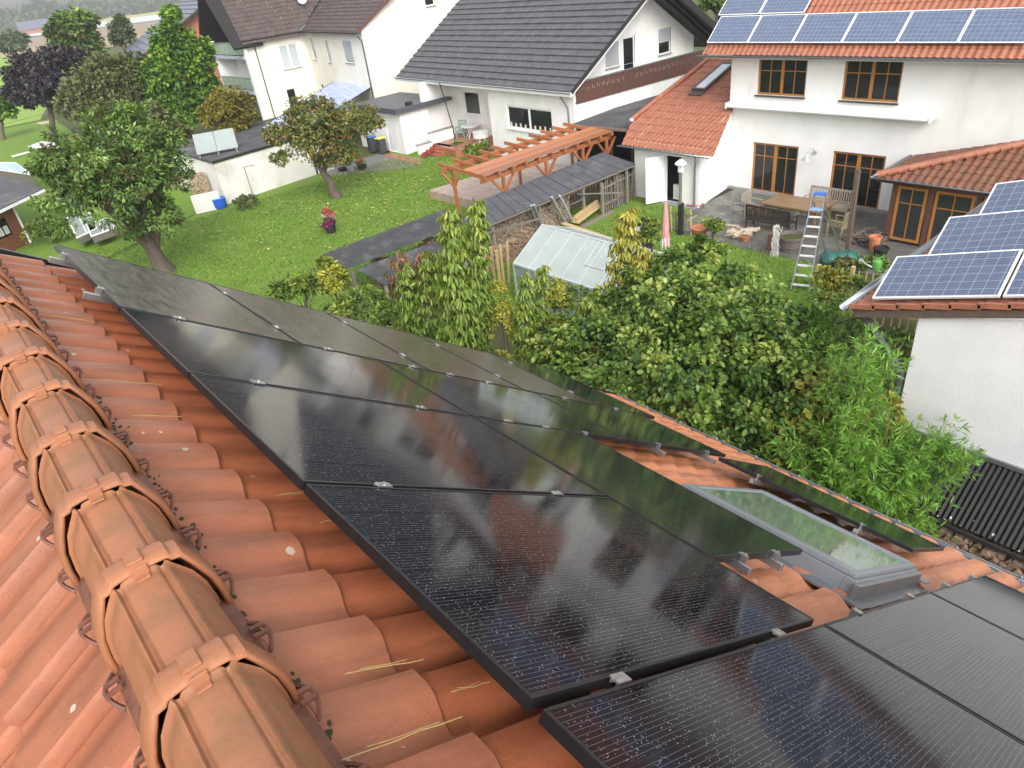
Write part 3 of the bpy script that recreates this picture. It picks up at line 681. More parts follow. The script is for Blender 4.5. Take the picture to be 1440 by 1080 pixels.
b=M();b.bb((23.86,17.2,0),(26.6,20.4,.02));b.bb((26.5,17.6,0),(26.55,20.4,2.4));b.bb((24.9,18.95,0),(24.95,20.4,2.3));b.bb((24.9,17.3,0),(24.95,17.75,2.3));b.build('interior',mk('dark_interior',(.02,.018,.016),(.012,.011,.01),rough=.9),an)
b=M();b.bb((23.6,17.1,-.02),(23.9,18.8,.05));b.build('doorstep',STONE,an)
# annex skylight
inv=fr2.inverted();P=[inv@onplane(x,y,fr2) for x,y in ((985,128),(1004,126),(1022,92),(1005,92))]
b=M();
def fq(b,pts,z0,z1,fr): b.prism([fr@V((p[0],p[1],z0)) for p in pts],fr.to_3x3().col[2]*(z1-z0))
xs=[p.x for p in P];ysx=[p.y for p in P];x0,x1=min(xs),max(xs);y0,y1=P[0].y,P[1].y
q0=V((P[0].x,P[0].y));q1=V((P[1].x,P[1].y));q3=V((P[3].x,P[3].y));cx=(P[0]+P[2])/2
wd=abs(P[0].y-P[1].y)/2+.06;ln=abs(x1-x0)/2+.05
def ring(b,cx,cy,hl,hw,t,z0,z1,fr):
    for (xa,xb,ya,yb) in ((-hl,-hl+t,-hw,hw),(hl-t,hl,-hw,hw),(-hl+t,hl-t,-hw,-hw+t),(-hl+t,hl-t,hw-t,hw)):
        fq(b,[(cx+xa,cy+ya),(cx+xb,cy+ya),(cx+xb,cy+yb),(cx+xa,cy+yb)],z0,z1,fr)
ring(b,cx.x,cx.y,ln,wd,.10,.0,.13,fr2);sk2=b.build('skylight',mk('brown_window_cladding',(.10,.085,.08),(.08,.07,.065),rough=.4,metal=.3),an)
b=M();fq(b,[(cx.x-ln+.1,cx.y-wd+.1),(cx.x+ln-.1,cx.y-wd+.1),(cx.x+ln-.1,cx.y+wd-.1),(cx.x-ln+.1,cx.y+wd-.1)],.06,.10,fr2);b.build('pane',mk('frosted_roof_glass',(.62,.66,.72),(.55,.6,.66),rough=.15,scale=2),sk2)
b=M();fq(b,[(cx.x+ln,cx.y-wd),(cx.x+ln+.32,cx.y-wd),(cx.x+ln+.32,cx.y+wd),(cx.x+ln,cx.y+wd)],.0,.03,fr2);b.build('flashing',MATS['brown_window_cladding'],sk2)
# ================= conservatory =================
cn=thing('conservatory','brown timber conservatory with glazed wooden doors under a mossy hipped tile roof','conservatory',(22.7,8,0))
# eave corner and hip from the photograph
zc=2.28;ec=at(1231,248,zc);er=at(1396,271,zc)
fr3=slope((ec.x,0,zc),(0,1,0),(1,0),24)
cl=[edge((1233,247),(1440,203),(1350,255),fr3)]
o=tiled('roof',T_OLD,cn,fr3,-7,.0,-14,14,.0,.36,0,.24,.055,.03,.0,ns=9,shape='c',clips=cl);o.matrix_basis=Matrix.Translation(-V(cn.location))@fr3
hp=onplane(1440,203,fr3);ecp=onplane(1233,247,fr3)
# second slope facing +Y, up to the house wall
hd=(hp-ecp);e_dir=V((1,0,0));n2=hd.cross(e_dir).normalized();
if n2.z<0:n2=-n2
dwn=V((n2.x,n2.y,0)).normalized()
s2=math.degrees(math.acos(n2.z));fr4=slope(ecp,(1,0,0),-dwn,s2)
i4=fr4.inverted();h4=i4@hp;w4=i4@onX(1240,240,XA)
def clipl(a,c,k): 
    d=c-a;n=V((d.y,-d.x,0)).normalized()
    return (a,-n if (k-a).dot(n)>0 else n)
kk=i4@onplane(1330,215,fr4)
wl_=i4@V((XA,ecp.y,zc)); 
pa=i4@V((XA-.02,0,0));
nw=(i4.to_3x3()@V((1,0,0)))
o=tiled('roof',T_OLD,cn,fr4,-9,.0,-14,14,.0,.36,0,.24,.055,.03,.0,ns=9,shape='c',clips=[clipl(V((0,(i4@ecp).y,0)),h4,kk),(i4@V((XA-.02,ecp.y,zc)),nw)],label='redder slope of the conservatory roof against the white wall')
o.matrix_basis=Matrix.Translation(-V(cn.location))@fr4
b=M();nn_=13
for k in range(nn_):
    p=ecp.lerp(hp,k/nn_);q=ecp.lerp(hp,(k+1.05)/nn_);b.tube(p+V((0,0,.02)),q+V((0,0,.045)),.125,.105,n=10)
b.build('hip_ridge',T_RED,cn,smooth=True)
gutter(cn,(ec.x,ec.y+.1,zc-.03),(ec.x,2,zc-.03),(-1,0,0),r=.05)
gutter(cn,(ec.x,ec.y+.05,zc-.03),(XA,ec.y+.05,zc-.03),(0,1,0),r=.05)
xw=ec.x+.42; yc=ec.y-.45
fcn=Fr((xw,0,0),(0,-1,0),(-1,0,0))
b=M();b.bb((xw-.08,3,zc-.28),(xw+.1,yc+.55,zc-.06));b.build('eave_beam',DKWOOD,cn,bev=.01)
b=M();b.bb((xw-.05,yc-.16,0),(xw+.11,yc,zc-.28));b.build('post',DKWOOD,cn,bev=.01)
ops=[(-yc+.18,-yc+1.12,.12,zc-.32),(-yc+1.36,-yc+2.5,.12,zc-.32),(-yc+2.74,-yc+3.9,.12,zc-.32)]
for o_ in ops[:3]:
    b=M();b.bb((xw-.04,-o_[1]-.2,0),(xw+.1,-o_[1]-.04,zc-.28));b.build('post',DKWOOD,cn,bev=.01)
GC=glassmat('conservatory_glass',(.03,.035,.035),.03)
for o_ in ops: window(cn,fcn,o_,WOODW,dep=.02,sashes=1,bars=(1,0),hbar=[.72],fw=.09,name='glazed_door',glass=GC)
b=M();b.bb((xw,yc-.15,0),(XA,yc-.05,.5));b.bb((xw,yc-.15,zc-.3),(XA,yc-.03,zc-.1))
for k in range(1,4): b.bb((xw+k*1.05,yc-.16,.5),(xw+k*1.05+.12,yc-.04,zc-.3))
b.build('side_frame',DKWOOD,cn)
b=M();b.quad((xw,yc-.1,.5),(XA,yc-.1,.5),(XA,yc-.1,zc-.3),(xw,yc-.1,zc-.3));b.build('side_pane',GC,cn)
tag(build_in(cn,M(),'x',DKWOOD),None) if False else None
# ================= middle house: grey roof, balcony =================
hb=thing('balcony_house','white house with lichen-spotted dark grey roof and brown slatted balcony behind the pergola','house',(25.5,32,0))
eR=at(803,130,3.9);eL=at(556,108,3.9);ed=(eL-eR).normalized();up=V((ed.y,-ed.x,0));up=up if up.x>0 else -up
fb=slope(eR,ed,up,33);ib=fb.inverted();LB=(eL-eR).length;sg=1 if (ib@eL).y>0 else -1
va,vb=(0,LB) if sg>0 else (-LB,0)
SLB=7.6
o=tiled('roof',T_GREY,hb,fb,-SLB,0,va,vb,0,.46,0,.33,.012,.075,.05,ns=4,shape='c',label='dark grey lichen-spotted roof slope');o.matrix_basis=Matrix.Translation(-V(hb.location))@fb
cs,sn=math.cos(R_(33)),math.sin(R_(33))
rg=lambda k:eR+ed*k+up*(SLB*cs)+V((0,0,SLB*sn))
# far slope as a thick slab with dark boards below
b=M();q=[eR+up*(2*SLB*cs),rg(0),rg(LB),eR+ed*LB+up*(2*SLB*cs)];b.prism(q,(0,0,.16));b.build('roof',T_GREY,hb,label='back roof slope with dark boarded underside')
b=M();b.prism([eR-V((0,0,.24)),rg(0)-V((0,0,.24)),rg(LB)-V((0,0,.24)),eL-V((0,0,.24))],(0,0,.09));b.build('soffit',PLASTW,hb)
b=M();b.beam(rg(0)-V((0,0,.0))-ed*.05,eR+up*(2*SLB*cs)-ed*.05,.06,.34);b.beam(rg(0)-ed*.05,eR-ed*.05,.05,.18);b.prism([eR+up*(2*SLB*cs)-ed*.02-V((0,0,.03)),rg(0)-ed*.02-V((0,0,.03)),rg(0)+ed*1.9-V((0,0,.03)),eR+up*(2*SLB*cs)+ed*1.9-V((0,0,.03))],(0,0,.02))
for k in (.05,.55,1.05): b.beam(rg(k)-V((0,0,.12)),eR+ed*k+up*(2*SLB*cs)-V((0,0,.12)),.1,.16)
b.build('verge_boards',BLACKW,hb)
b=M();b.beam(eR-up*.0-V((0,0,.12)),eL-V((0,0,.12)),.04,.2);b.build('fascia',PLASTW,hb)
gutter(hb,eR-ed*.02-V((0,0,.02)),eL-V((0,0,.02)),-up,r=.06)
# front room
WBX=up*.45
fr=Fr(eR+WBX-V((0,0,3.9)),(ed.x,ed.y),-up)
aL,_=fr.hit(684,122);aR=.35
wo=opn(fr,712,155,778,196);wo=(wo[0],wo[1],1.62,2.82)
b=M();wall(b,fr,aR,aL,-.1,4.02,[wo])
pR=fr.p(aR,0);pL=fr.p(aL,0)
b.add([pL+V((0,0,-.1)),pL+up*3+V((0,0,-.1)),pL+up*3+V((0,0,6.0)),pL+V((0,0,4.05))],[(0,1,2,3)])
# gable side below the balcony and set back wall above
gs=Fr(pR,(up.x,up.y),-ed)
b.add([gs.p(0,-.1),gs.p(12,-.1),gs.p(12,3.25),gs.p(0,3.25)],[(0,1,2,3)]);b.add([gs.p(0,3.25),gs.p(.35,3.25),gs.p(.35,4.25),gs.p(0,4.02)],[(0,1,2,3)])
b.add([gs.p(0,3.25),gs.p(12,3.25),gs.p(12,3.25,-1.6),gs.p(0,3.25,-1.6)],[(0,1,2,3)])
gu=Fr(pR+ed*1.6,(up.x,up.y),-ed)
o1=opn(gu,850,48,870,86);o2=opn(gu,875,33,893,84);o3=opn(gu,926,22,943,66)
o1=(o1[0],o1[1],4.15,5.35);o2=(o2[0],o2[1],3.30,5.45);o3=(o3[0],o3[1],4.15,5.45)
zt_=lambda a:min(4.1+a*.6494,4.1+(2*SLB*cs-.9-a)*.6494)
wall(b,gu,0,10.9,3.25,4.12,[(o[0],o[1],max(3.25,o[2]),4.12) for o in (o2,)])
xs=[0]
am=(2*SLB*cs-.9)/2
# upper part of the gable in columns so the openings stay open
cuts=sorted({.0,o1[0],o1[1],o2[0],o2[1],o3[0],o3[1],am,10.9})
for i in range(len(cuts)-1):
    a,c=cuts[i],cuts[i+1];hole=[o for o in (o1,o2,o3) if o[0]-1e-6<=a and c<=o[1]+1e-6]
    if hole:
        h=hole[0];
        if h[2]>4.12: b.quad(gu.p(a,4.12),gu.p(c,4.12),gu.p(c,h[2]),gu.p(a,h[2]))
        b.quad(gu.p(a,h[3]),gu.p(c,h[3]),gu.p(c,max(h[3],zt_(c))),gu.p(a,max(h[3],zt_(a))))
    else: b.quad(gu.p(a,4.12),gu.p(c,4.12),gu.p(c,zt_(c)),gu.p(a,zt_(a)))
b.build('wall',WHITEW,hb)
window(hb,fr,wo,PLASTW,sashes=2,fw=.09,sill=PLASTW)
window(hb,gu,o1,PLASTW,sashes=1,fw=.06,sill=STONE,blind=.96,dep=.1);window(hb,gu,o2,PLASTW,sashes=1,fw=.08,name='balcony_door',dep=.1);window(hb,gu,o3,PLASTW,sashes=1,fw=.07,sill=STONE,blind=.55,dep=.1)
# candles and curtain seen in the big window
b=M()
for k in range(9):
    a=wo[0]+.25+k*(wo[1]-wo[0]-.5)/8; h=.16+.1*random.random(); p=fr.p(a,wo[2]+.09,-.075);b.tube(p,p+V((0,0,h)),.05,n=8)
b.build('window_sill_jar',mk('cream_ceramic',(.6,.55,.45),(.5,.45,.36),rough=.5),hb)
# balcony: slatted rail with cut-outs
gr=Fr(pR-ed*.06,(up.x,up.y),-ed)
b=M();n=92;LR=10.6
for k in range(n):
    a=.12+LR*k/n; w=LR/n*.93; R=Matrix((gr.a,gr.n,V((0,0,1)))).transposed()
    z0,z1=3.22,4.18
    # board with a scalloped hole: upper, lower and thin middle pieces
    hz=3.85+.05*math.sin(k*1.7)
    hl=hz-.09;hu=hz+.07
    b.box(gr.p(a+w/2,(z0+hl)/2),(w,.025,hl-z0),R);b.box(gr.p(a+w/2,(z1+hu)/2),(w,.025,z1-hu),R);b.box(gr.p(a+w*.36,(hl+hu)/2),(w*.76,.025,hu-hl+.002),R)
    if k%3==2: b.box(gr.p(a+w*.5,(hl+hu)/2,.003),(w,.02,hu-hl),R)
b.build('balcony_rail',DKWOOD,hb)
b=M();b.beam(gr.p(.1,4.2),gr.p(LR+.15,4.2),.12,.05);b.beam(gr.p(.1,3.3,-.04),gr.p(LR+.15,3.3,-.04),.05,.09);b.beam(gr.p(.1,4.02,-.04),gr.p(LR+.15,4.02,-.04),.05,.08);b.build('handrail',mk('grey_painted_rail',(.16,.16,.165),(.12,.12,.125),rough=.5),hb)
# recessed terrace wall and wing wall
XRc=27.9
fk=Fr((XRc,0,0),(0,1,0),(-1,0,0));ww=opn(fk,650,128,676,163);yl=ww[0]
b=M();wall(b,fk,aL*.0+pL.y-.2,38.9,.4,4.85,[ww]);b.build('recess_wall',WHITEW,hb)
window(hb,fk,ww,PLASTW,sashes=1,fw=.08,sill=PLASTW)
b=M();b.prism([(25.55,38.9,-.1),(XRc,38.9,-.1),(XRc,38.9,4.8),(26.1,38.9,3.78),(25.55,38.9,3.72)],(0,.32,0));b.prism([(23.47,38.6,-.1),(25.6,38.6,-.1),(25.6,38.6,2.42),(23.47,38.6,2.42)],(0,.3,0));b.build('wing_wall',WHITEW,hb)
# porch with flat roof and white door
fp=Fr((23.47,0,0),(0,1,0),(-1,0,0));dd=(39.35,40.5,.02,2.12)
b=M();wall(b,fp,38.92,44.0,-.1,2.42,[dd],dep=.1);b.build('porch_wall',WHITEW,hb)
b=M();b.bb((23.52,39.4,.02),(23.58,40.45,2.1));dr=b.build('front_door',PLASTW,hb);b=M();b.beam((23.5,40.35,1.0),(23.5,40.2,1.0),.03,.03);b.build('handle',ALU,dr)
pz=2.45;b=M();b.bb((23.1,38.3,pz),(23.2,44.4,pz+.30));b.bb((23.2,38.3,pz),(26.5,38.4,pz+.30));b.bb((23.2,38.4,pz),(27.4,44.4,pz+.2));b.build('porch_roof',mk('anthracite_fascia',(.075,.08,.095),(.06,.065,.08),rough=.5,scale=3),hb)
b=M();b.bb((24.4,38.9,pz+.2),(24.75,39.25,pz+.42));b.build('roof_vent',BLACKW,hb)
pipe(hb,[(eR+ed*.95-V((0,0,.1))),eR+ed*.95+up*.1-V((0,0,.25)),eR+ed*.75+up*.38-V((0,0,.85)),fr.p(.75,2.9,.06),fr.p(.75,.2,.06)],.045)
pt=eR+ed*(LB*.72);pipe(hb,[eR+ed*11.8-V((0,0,.12)),V(at(637,180,1.6)),V(at(640,196,.45))],.035,BLACKW)
# raised terrace, low wall, steps
tr=thing('raised_terrace','clinker-paved raised terrace with white low wall and brick steps beside the grey-roofed house','terrace',(25,36,0))
b=M();b.prism([(24.9,38.0,-.1),(27.9,38.6,-.1),(27.9,33,-.1),(25.35,33,-.1),(24.4,34.6,-.1)],(0,0,.5));b.build('paving',BRICKP,tr)
b=M();b.bb((23.75,37.55,-.1),(24.75,37.75,.55));b.bb((24.75,37.55,-.1),(26.6,37.75,1.05));b.build('low_wall',WHITEW,tr)
b=M();b.bb((23.70,37.5,.55),(24.75,37.8,.60));b.bb((24.70,37.5,1.05),(26.6,37.8,1.10));b.build('wall_coping',STONE,tr)
b=M()
for k in range(4): b.bb((23.95+.3*k,36.0-.05*k,-.1),(25.2,37.54,.1+.1*k))
b.build('steps',mk('clinker_brick',(.36,.12,.065),(.26,.08,.045),rough=.6,scale=14,bump=.3),tr)
sheet('brick_path',[at(540,214),at(595,223),at(590,232),at(541,219)],.004,BRICKP)
sheet('gravel_path',[at(430,243),at(545,213),at(592,234),at(480,246)],-.004,mk('gravel',(.22,.21,.19),(.12,.12,.11),rough=.9,scale=50,bump=.6,bs=60,world=True,bd=.03))
# ================= carport between =================
cp=thing('flat_roofed_carport','low dark carport with bitumen roof between the balcony house and the orange-roofed annex','carport',(29,24,0))
b=M();b.prism([(24.95,25.3,2.42),(25.25,21.7,2.42),(34.5,22.3,2.42),(34.5,26.4,2.42)],(0,0,.10));b.build('roof',BITU,cp)
b=M();b.beam((24.93,25.4,2.44),(25.2,21.6,2.44),.05,.14);b.build('edge_trim',ALU,cp)
b=M();b.bb((25.4,21.2,-.05),(33,25.2,.02));b.bb((25.3,25.25,-.1),(34,25.4,2.42));b.bb((30,21.8,-.1),(30.1,25.3,2.42));b.bb((25.25,21.0,-.1),(30,21.15,2.42));b.build('dark_back_wall',mk('carport_shade_boards',(.05,.048,.045),(.03,.03,.03),rough=.9,scale=3,stretch=(3,3,.3)),cp)  # inner walls and floor coloured near-black to stand for the carport's shade
b=M();b.bb((25.2,23.0,-.1),(25.3,23.1,2.42));b.bb((25.2,21.7,-.1),(25.3,21.8,2.42));b.build('post',DKWOOD,cp)
# ================= cream house (left) =================
hc=thing('cream_house','cream rendered house with dark brown roof, satellite dish and glass balconies','house',(27,56,0))
A=V((23.74,60.67,6.4));B_=V((28.71,60.09,6.4));C_=V((27.27,48.28,6.4));d1=(B_-A).normalized();d2=(C_-B_).normalized()
n1=V((-d1.y,d1.x,0));n1=n1 if n1.y>0 else -n1;n2_=V((1,0,0))*.9926+V((0,-.121,0));n2_=V((-d2.y,d2.x,0));n2_=n2_ if n2_.x>0 else -n2_
f1=slope(A,d1,n1,50);i1=f1.inverted();f2=slope(C_,d2,n2_,31);i2=f2.inverted()
def Mb(o,t,fr): o.matrix_basis=Matrix.Translation(-V(t.location))@fr
va_=sorted(((i1@A).y,(i1@B_).y));vb_=sorted(((i2@B_).y,(i2@C_).y))
kk1=i1@onplane(370,25,f1);vly=[onplane(423,45,f1),onplane(437,18,f1)]
o=tiled('roof',T_BROWN,hc,f1,-5.7,0.35,va_[0]-9 if (i1@B_).y<(i1@A).y else va_[0],va_[1]+9 if (i1@B_).y>(i1@A).y else va_[1],0.35,.40,0,.3,.03,.04,.04,ns=5,shape='c',clips=[edge((423,45),(447,2),(370,25),f1)]);Mb(o,hc,f1)
o=tiled('roof',T_BROWN,hc,f2,-9,.3,vb_[0]-9 if (i2@B_).y<(i2@C_).y else vb_[0],vb_[1]+9 if (i2@B_).y>(i2@C_).y else vb_[1],.3,.42,0,.3,.03,.04,.04,ns=5,shape='c',clips=[edge((423,45),(443,10),(480,20),f2)]);Mb(o,hc,f2)
wa_=Fr(A+n1*.35-V((0,0,6.4)),(d1.x,d1.y),-n1);LA=(B_-A).length
ow=[opn(wa_,390,64,425,93),opn(wa_,402,126,421,149)]
b=M();wall(b,wa_,.15,LA+.4,0,6.6,ow)
wb_=Fr(B_+n2_*.35-V((0,0,6.4)),(d2.x,d2.y),-n2_);LBb=(C_-B_).length
ob=[opn(wb_,435,54,446,84),opn(wb_,456,57,467,88),opn(wb_,480,57,499,89),opn(wb_,426,120,446,135),opn(wb_,450,118,457,130)]
wall(b,wb_,-.4,LBb-.15,0,6.6,ob)
gy=C_.y+.15;gw=Fr((wb_.p(LBb-.15,0).x,gy,0),(1,0,0),(0,-1,0));og=opn(gw,595,-12,612,7)
xm=7.6;zr=6.6+xm*math.tan(R_(31))
b.quad(gw.p(0,0),gw.p(14,0),gw.p(14,6.6),gw.p(0,6.6))
b.add([gw.p(0,6.6),gw.p(og[0],6.6),gw.p(og[0],6.6+og[0]*.6)],[(0,1,2)]);b.quad(gw.p(og[0],6.6),gw.p(og[1],6.6),gw.p(og[1],og[2]),gw.p(og[0],og[2]));b.quad(gw.p(og[0],og[3]),gw.p(og[1],og[3]),gw.p(og[1],6.6+og[1]*.6),gw.p(og[0],6.6+og[0]*.6));b.add([gw.p(og[1],6.6),gw.p(14,6.6),gw.p(xm,zr),gw.p(og[1],6.6+og[1]*.6)],[(0,1,2,3)])
b.build('wall',CREAM,hc)
b=M();b.beam(C_+V((0,.05,.02)),C_+n2_*8+V((0,.05,8*.601)),.05,.2);b.build('verge_board',DKWOOD,hc)
window(hc,wa_,ow[0],PLASTW,sashes=2,fw=.10,sill=STONE,glass=mk('net_curtain',(.42,.45,.47),(.34,.37,.40),rough=.2,scale=.8));window(hc,wa_,ow[1],PLASTW,sashes=1,fw=.06)
for k,o_ in enumerate(ob): window(hc,wb_,o_,PLASTW,sashes=1,fw=.05,sill=STONE,blind=(.6,.95,.95,0,0)[k])
window(hc,gw,og,PLASTW,sashes=1,fw=.08,sill=STONE,blind=.5)
b=M();b.beam(onplane(423,45,f2)+V((0,0,.08)),onplane(443,10,f2)+V((0,0,.1)),.25,.03);b.build('valley_flashing',ZINC,hc)
gutter(hc,A,B_,-n1,mat=BLACKW);gutter(hc,B_,C_,-n2_,mat=BLACKW)
pipe(hc,[wa_.p(1.0,6.3,.3),wa_.p(1.0,6.0,.08),wa_.p(1.05,.3,.08)],.045,mk('dark_downpipe',(.05,.045,.045),(.04,.035,.035),rough=.4))
q=wb_.p(LBb-.4,6.2,.3);pipe(hc,[q,wb_.p(LBb-.3,5.8,.06),wb_.p(LBb-.3,.3,.06)],.045,MATS['dark_downpipe'])
# satellite dish
dp=onplane(436,22,f2);b=M();b.path([dp,dp+V((-.25,-.1,.9)),dp+V((-.3,-.1,1.6))],.03,6);ds=b.build('satellite_mast',ALU,hc)
c=dp+V((-.45,-.25,1.35));ax=V((-.75,-.62,.25)).normalized();ux=ax.orthogonal().normalized();vx=ax.cross(ux)
b=M();b.lathe(c,[(.02,-.12),(.25,-.09),(.45,0),(.45,.012),(.25,-.075),(.02,-.105)],n=20,a=ux,b=vx,u=ax);b.build('satellite_dish',mk('dish_grey',(.42,.46,.52),(.36,.4,.46),rough=.4),ds,smooth=True)
b=M();b.path([c-V((0,0,.43)),c+ax*.55-V((0,0,.1))],.015,6);b.tube(c+ax*.5-V((0,0,.1)),c+ax*.62-V((0,0,.06)),.04,n=8);b.build('receiver_arm',ALU,ds)
# left gable with two glazed balconies
XG=23.78;wl2=Fr((XG,60.75,0),(0,1,0),(-1,0,0));P0=wl2
b=M();b.bb((XG,60.7,0),(XG+.25,61.0,6.4));b.bb((XG,67.4,0),(XG+.25,67.7,6.4))
b.quad((XG+1.6,60.9,0),(XG+1.6,67.5,0),(XG+1.6,67.5,6.0),(XG+1.6,60.9,6.0));b.quad((XG+.02,67.42,0),(XG+1.6,67.42,0),(XG+1.6,67.42,5.05),(XG+.02,67.42,5.05));b.build('loggia_wall',WHITEW,hc)
b=M();b.bb((XG-.06,61.0,5.05),(XG+1.7,67.6,5.3));b.bb((XG-.06,61.0,2.35),(XG+1.7,67.6,2.65));b.build('balcony_slab',mk('balcony_slab_grey',(.42,.46,.52),(.36,.40,.46),rough=.6),hc)
gl=glassmat('balcony_glass',(.26,.33,.31),.05)
for zz in (5.3,2.65):
    b=M();b.bb((XG-.02,61.02,zz+.08),(XG,67.4,zz+.95));o=b.build('glass_balustrade',gl,hc)
    b=M();b.bb((XG-.05,61.0,zz+.95),(XG+.03,67.4,zz+1.0))
    for k in range(6): b.bb((XG-.05,61.1+k*1.24,zz),(XG+.01,61.15+k*1.24,zz+.97))
    b.build('handrail',ALU,o)
b=M();a5=math.tan(R_(50))
b.prism([(XG-.9,60.35,5.98),(XG-.9,64.2,10.6),(XG+1.6,64.2,10.6),(XG+1.6,60.35,5.98)],(0,.12,-.12));b.prism([(XG-.9,68.1,5.98),(XG-.9,64.2,10.6),(XG+6,64.2,10.6),(XG+6,68.1,5.98)],(0,-.12,-.12))
b.add([(XG+1.55,60.8,6),(XG+1.55,67.5,6),(XG+1.55,64.2,10.4)],[(0,1,2)]);b.build('gable_overhang',mk('black_brown_boards2',(.018,.014,.013),(.01,.009,.009),rough=.8,scale=4),hc)
b=M();b.bb((XG+1.5,61.6,0),(XG+1.58,66,2.2));b.build('glazed_doors',PANE,hc)
# ================= far slate-blue roofed brick house =================
hd_=thing('brick_house','distant brick house under a long blue-grey roof, half hidden behind the tall bright green tree','house',(30,100,0))
Dn=at(190,87,4.0);Df=at(172,72,4.0);dD=(Df-Dn).normalized();uD=V((dD.y,-dD.x,0));uD=uD if uD.x>0 else -uD
fD=slope(Dn,dD,uD,27);iD=fD.inverted();vD=sorted(((iD@Dn).y,(iD@Df).y))
o=tiled('roof',T_SLATE,hd_,fD,-15,0,vD[0],vD[1],0,.9,0,.9,.03,.12,.05,ns=4,shape='c');Mb(o,hd_,fD)
rD=Dn+uD*(15*math.cos(R_(27)))+V((0,0,15*math.sin(R_(27))))
b=M();g0=Dn+dD*1.2+uD*1.0;g1_=Dn+dD*1.2+uD*22.6
b.add([V((g0.x,g0.y,0)),V((g1_.x,g1_.y,0)),V((g1_.x,g1_.y,4.6)),rD+dD*1.2-V((0,0,.3)),V((g0.x,g0.y,4.6))],[(0,1,2,3,4)]);b.quad(V((g0.x,g0.y,0)),V((g0.x,g0.y,0))+dD*26,V((g0.x,g0.y,4.5))+dD*26,V((g0.x,g0.y,4.5)))
b.build('wall',mk('orange_brick',(.36,.14,.08),(.26,.10,.06),rough=.85,scale=3,world=True),hd_)
b=M();b.prism([Dn-V((0,0,.25)),rD-V((0,0,.25)),rD,Dn],dD*.3);b.prism([rD,Dn+uD*26.7,Dn+uD*26.7+dD*28,rD+dD*28],(0,0,.2));b.build('verge_board',BLACKW,hd_)
# ================= garage with collectors =================
ga=thing('white_garage','low whitewashed garage with flat bitumen roof at the end of the lawn','garage',(14.5,43,0))
wg=Fr((12.08,39.5,0),(5.6,.61),(0,-1,0));b=M();wall(b,wg,0,7.2,-.1,2.2)
e1=wg.p(7.2,0);bk=V((-.02,1,0))
b.quad((12.08,39.5,-.1),(11.95,47.5,-.1),(11.95,47.5,2.2),(12.08,39.5,2.2));b.quad(wg.p(7.2,-.1),wg.p(7.2,-.1)+V((.9,8,0)),wg.p(7.2,2.2)+V((.9,8,0)),wg.p(7.2,2.2));b.build('wall',WBRICK,ga)
b=M();b.prism([wg.p(-.06,2.2,.06),wg.p(7.3,2.2,.06),wg.p(7.3,2.2,.06)+V((.9,8,0)),V((11.85,47.5,2.2))],(0,0,.14));b.build('roof',BITU,ga)
b=M();b.beam(wg.p(-.05,2.29,.07),wg.p(7.3,2.29,.07),.03,.12);b.build('roof_trim',BLACKW,ga)
for i,(px_,py_,lb) in enumerate(((287,186,'left'),(310,203,'right'))): pass
tc=thing('solar_thermal_rack','pair of pale glazed solar collectors tilted on a frame on the garage roof','collector',at(300,222,2.34))
q0,q1,q2,q3=at(277,221,2.45),at(304,217,2.45),at(327,193,3.35),at(285,182,3.35)
q0=V((11.95,41.3,2.45));q1=V((14.0,40.55,2.45));q2=V((14.35,41.45,3.35));q3=V((12.3,42.2,3.35))
nn3=(q1-q0).cross(q3-q0).normalized();nn3=nn3 if nn3.z>0 else -nn3;md_=(q0+q1)/2;mt_=(q3+q2)/2;ex=(q1-q0).normalized()
CG=mk('collector_glass',(.30,.34,.33),(.26,.30,.29),rough=.15,scale=2)
for a_,c_ in ((0,.49),(.51,1)):
    b=M();b.prism([q0.lerp(q1,a_),q0.lerp(q1,c_),q3.lerp(q2,c_),q3.lerp(q2,a_)],nn3*.08);o=b.build('collector',ALU,tc)
    b=M();i0=q0.lerp(q1,a_+.015);i1_=q0.lerp(q1,c_-.015);i2_=q3.lerp(q2,c_-.015);i3=q3.lerp(q2,a_+.015);b.prism([i0.lerp(i3,.03)+nn3*.08,i1_.lerp(i2_,.03)+nn3*.08,i2_.lerp(i1_,.03)+nn3*.08,i3.lerp(i0,.03)+nn3*.08],nn3*.006);b.build('glass',CG,o)
b=M()
for k in (.05,.5,.95):
    p=q0.lerp(q1,k);q=q3.lerp(q2,k);b.beam(p-V((0,0,.06)),q-V((0,0,.06)),.06,.06);b.beam(q,V((q.x,q.y,2.36))+V((.1,.35,0)),.05,.05);b.beam(V((p.x,p.y,2.38))-V((.15,.45,0)),V((q.x,q.y,2.38))+V((.1,.4,0)),.08,.07)
b.build('stand',ALU,tc)
# ================= blue corrugated canopy =================
cq=thing('blue_canopy','translucent pale blue plastic canopy in front of the cream house','canopy',(22,49,0))
m_,t_,b_=nt('blue_polycarbonate');gg=G(t_);ss=gg.sep(gg.pos());st=gg.math('FRACT',gg.math('MULTIPLY',gg.math('ADD',ss[0],gg.math('MULTIPLY',ss[1],-.35)),1.1))
L(t_,gg.mix(gg.math('LESS_THAN',st,.05),gg.ramp(gg.noise(gg.pos(),.9,4),[(.3,(.42,.50,.74)),(.7,(.30,.38,.66))]),(.62,.66,.78)),b_.inputs['Base Color']);b_.inputs['Roughness'].default_value=.25
b=M();b.prism([at(369,180,2.7),at(430,180,2.7),at(524,121,2.7),at(470,115,2.7)],(0,0,.03));b.build('sheet',m_,cq)
b=M()
for x,y in ((369,180),(430,180),(524,121),(470,115)): p=at(x,y,2.68);b.beam(p,V((p.x,p.y,0)),.08,.08)
b.beam(at(430,180,2.66),at(524,121,2.66),.08,.1);b.beam(at(369,180,2.66),at(470,115,2.66),.08,.1);b.build('frame',BLACKW,cq)
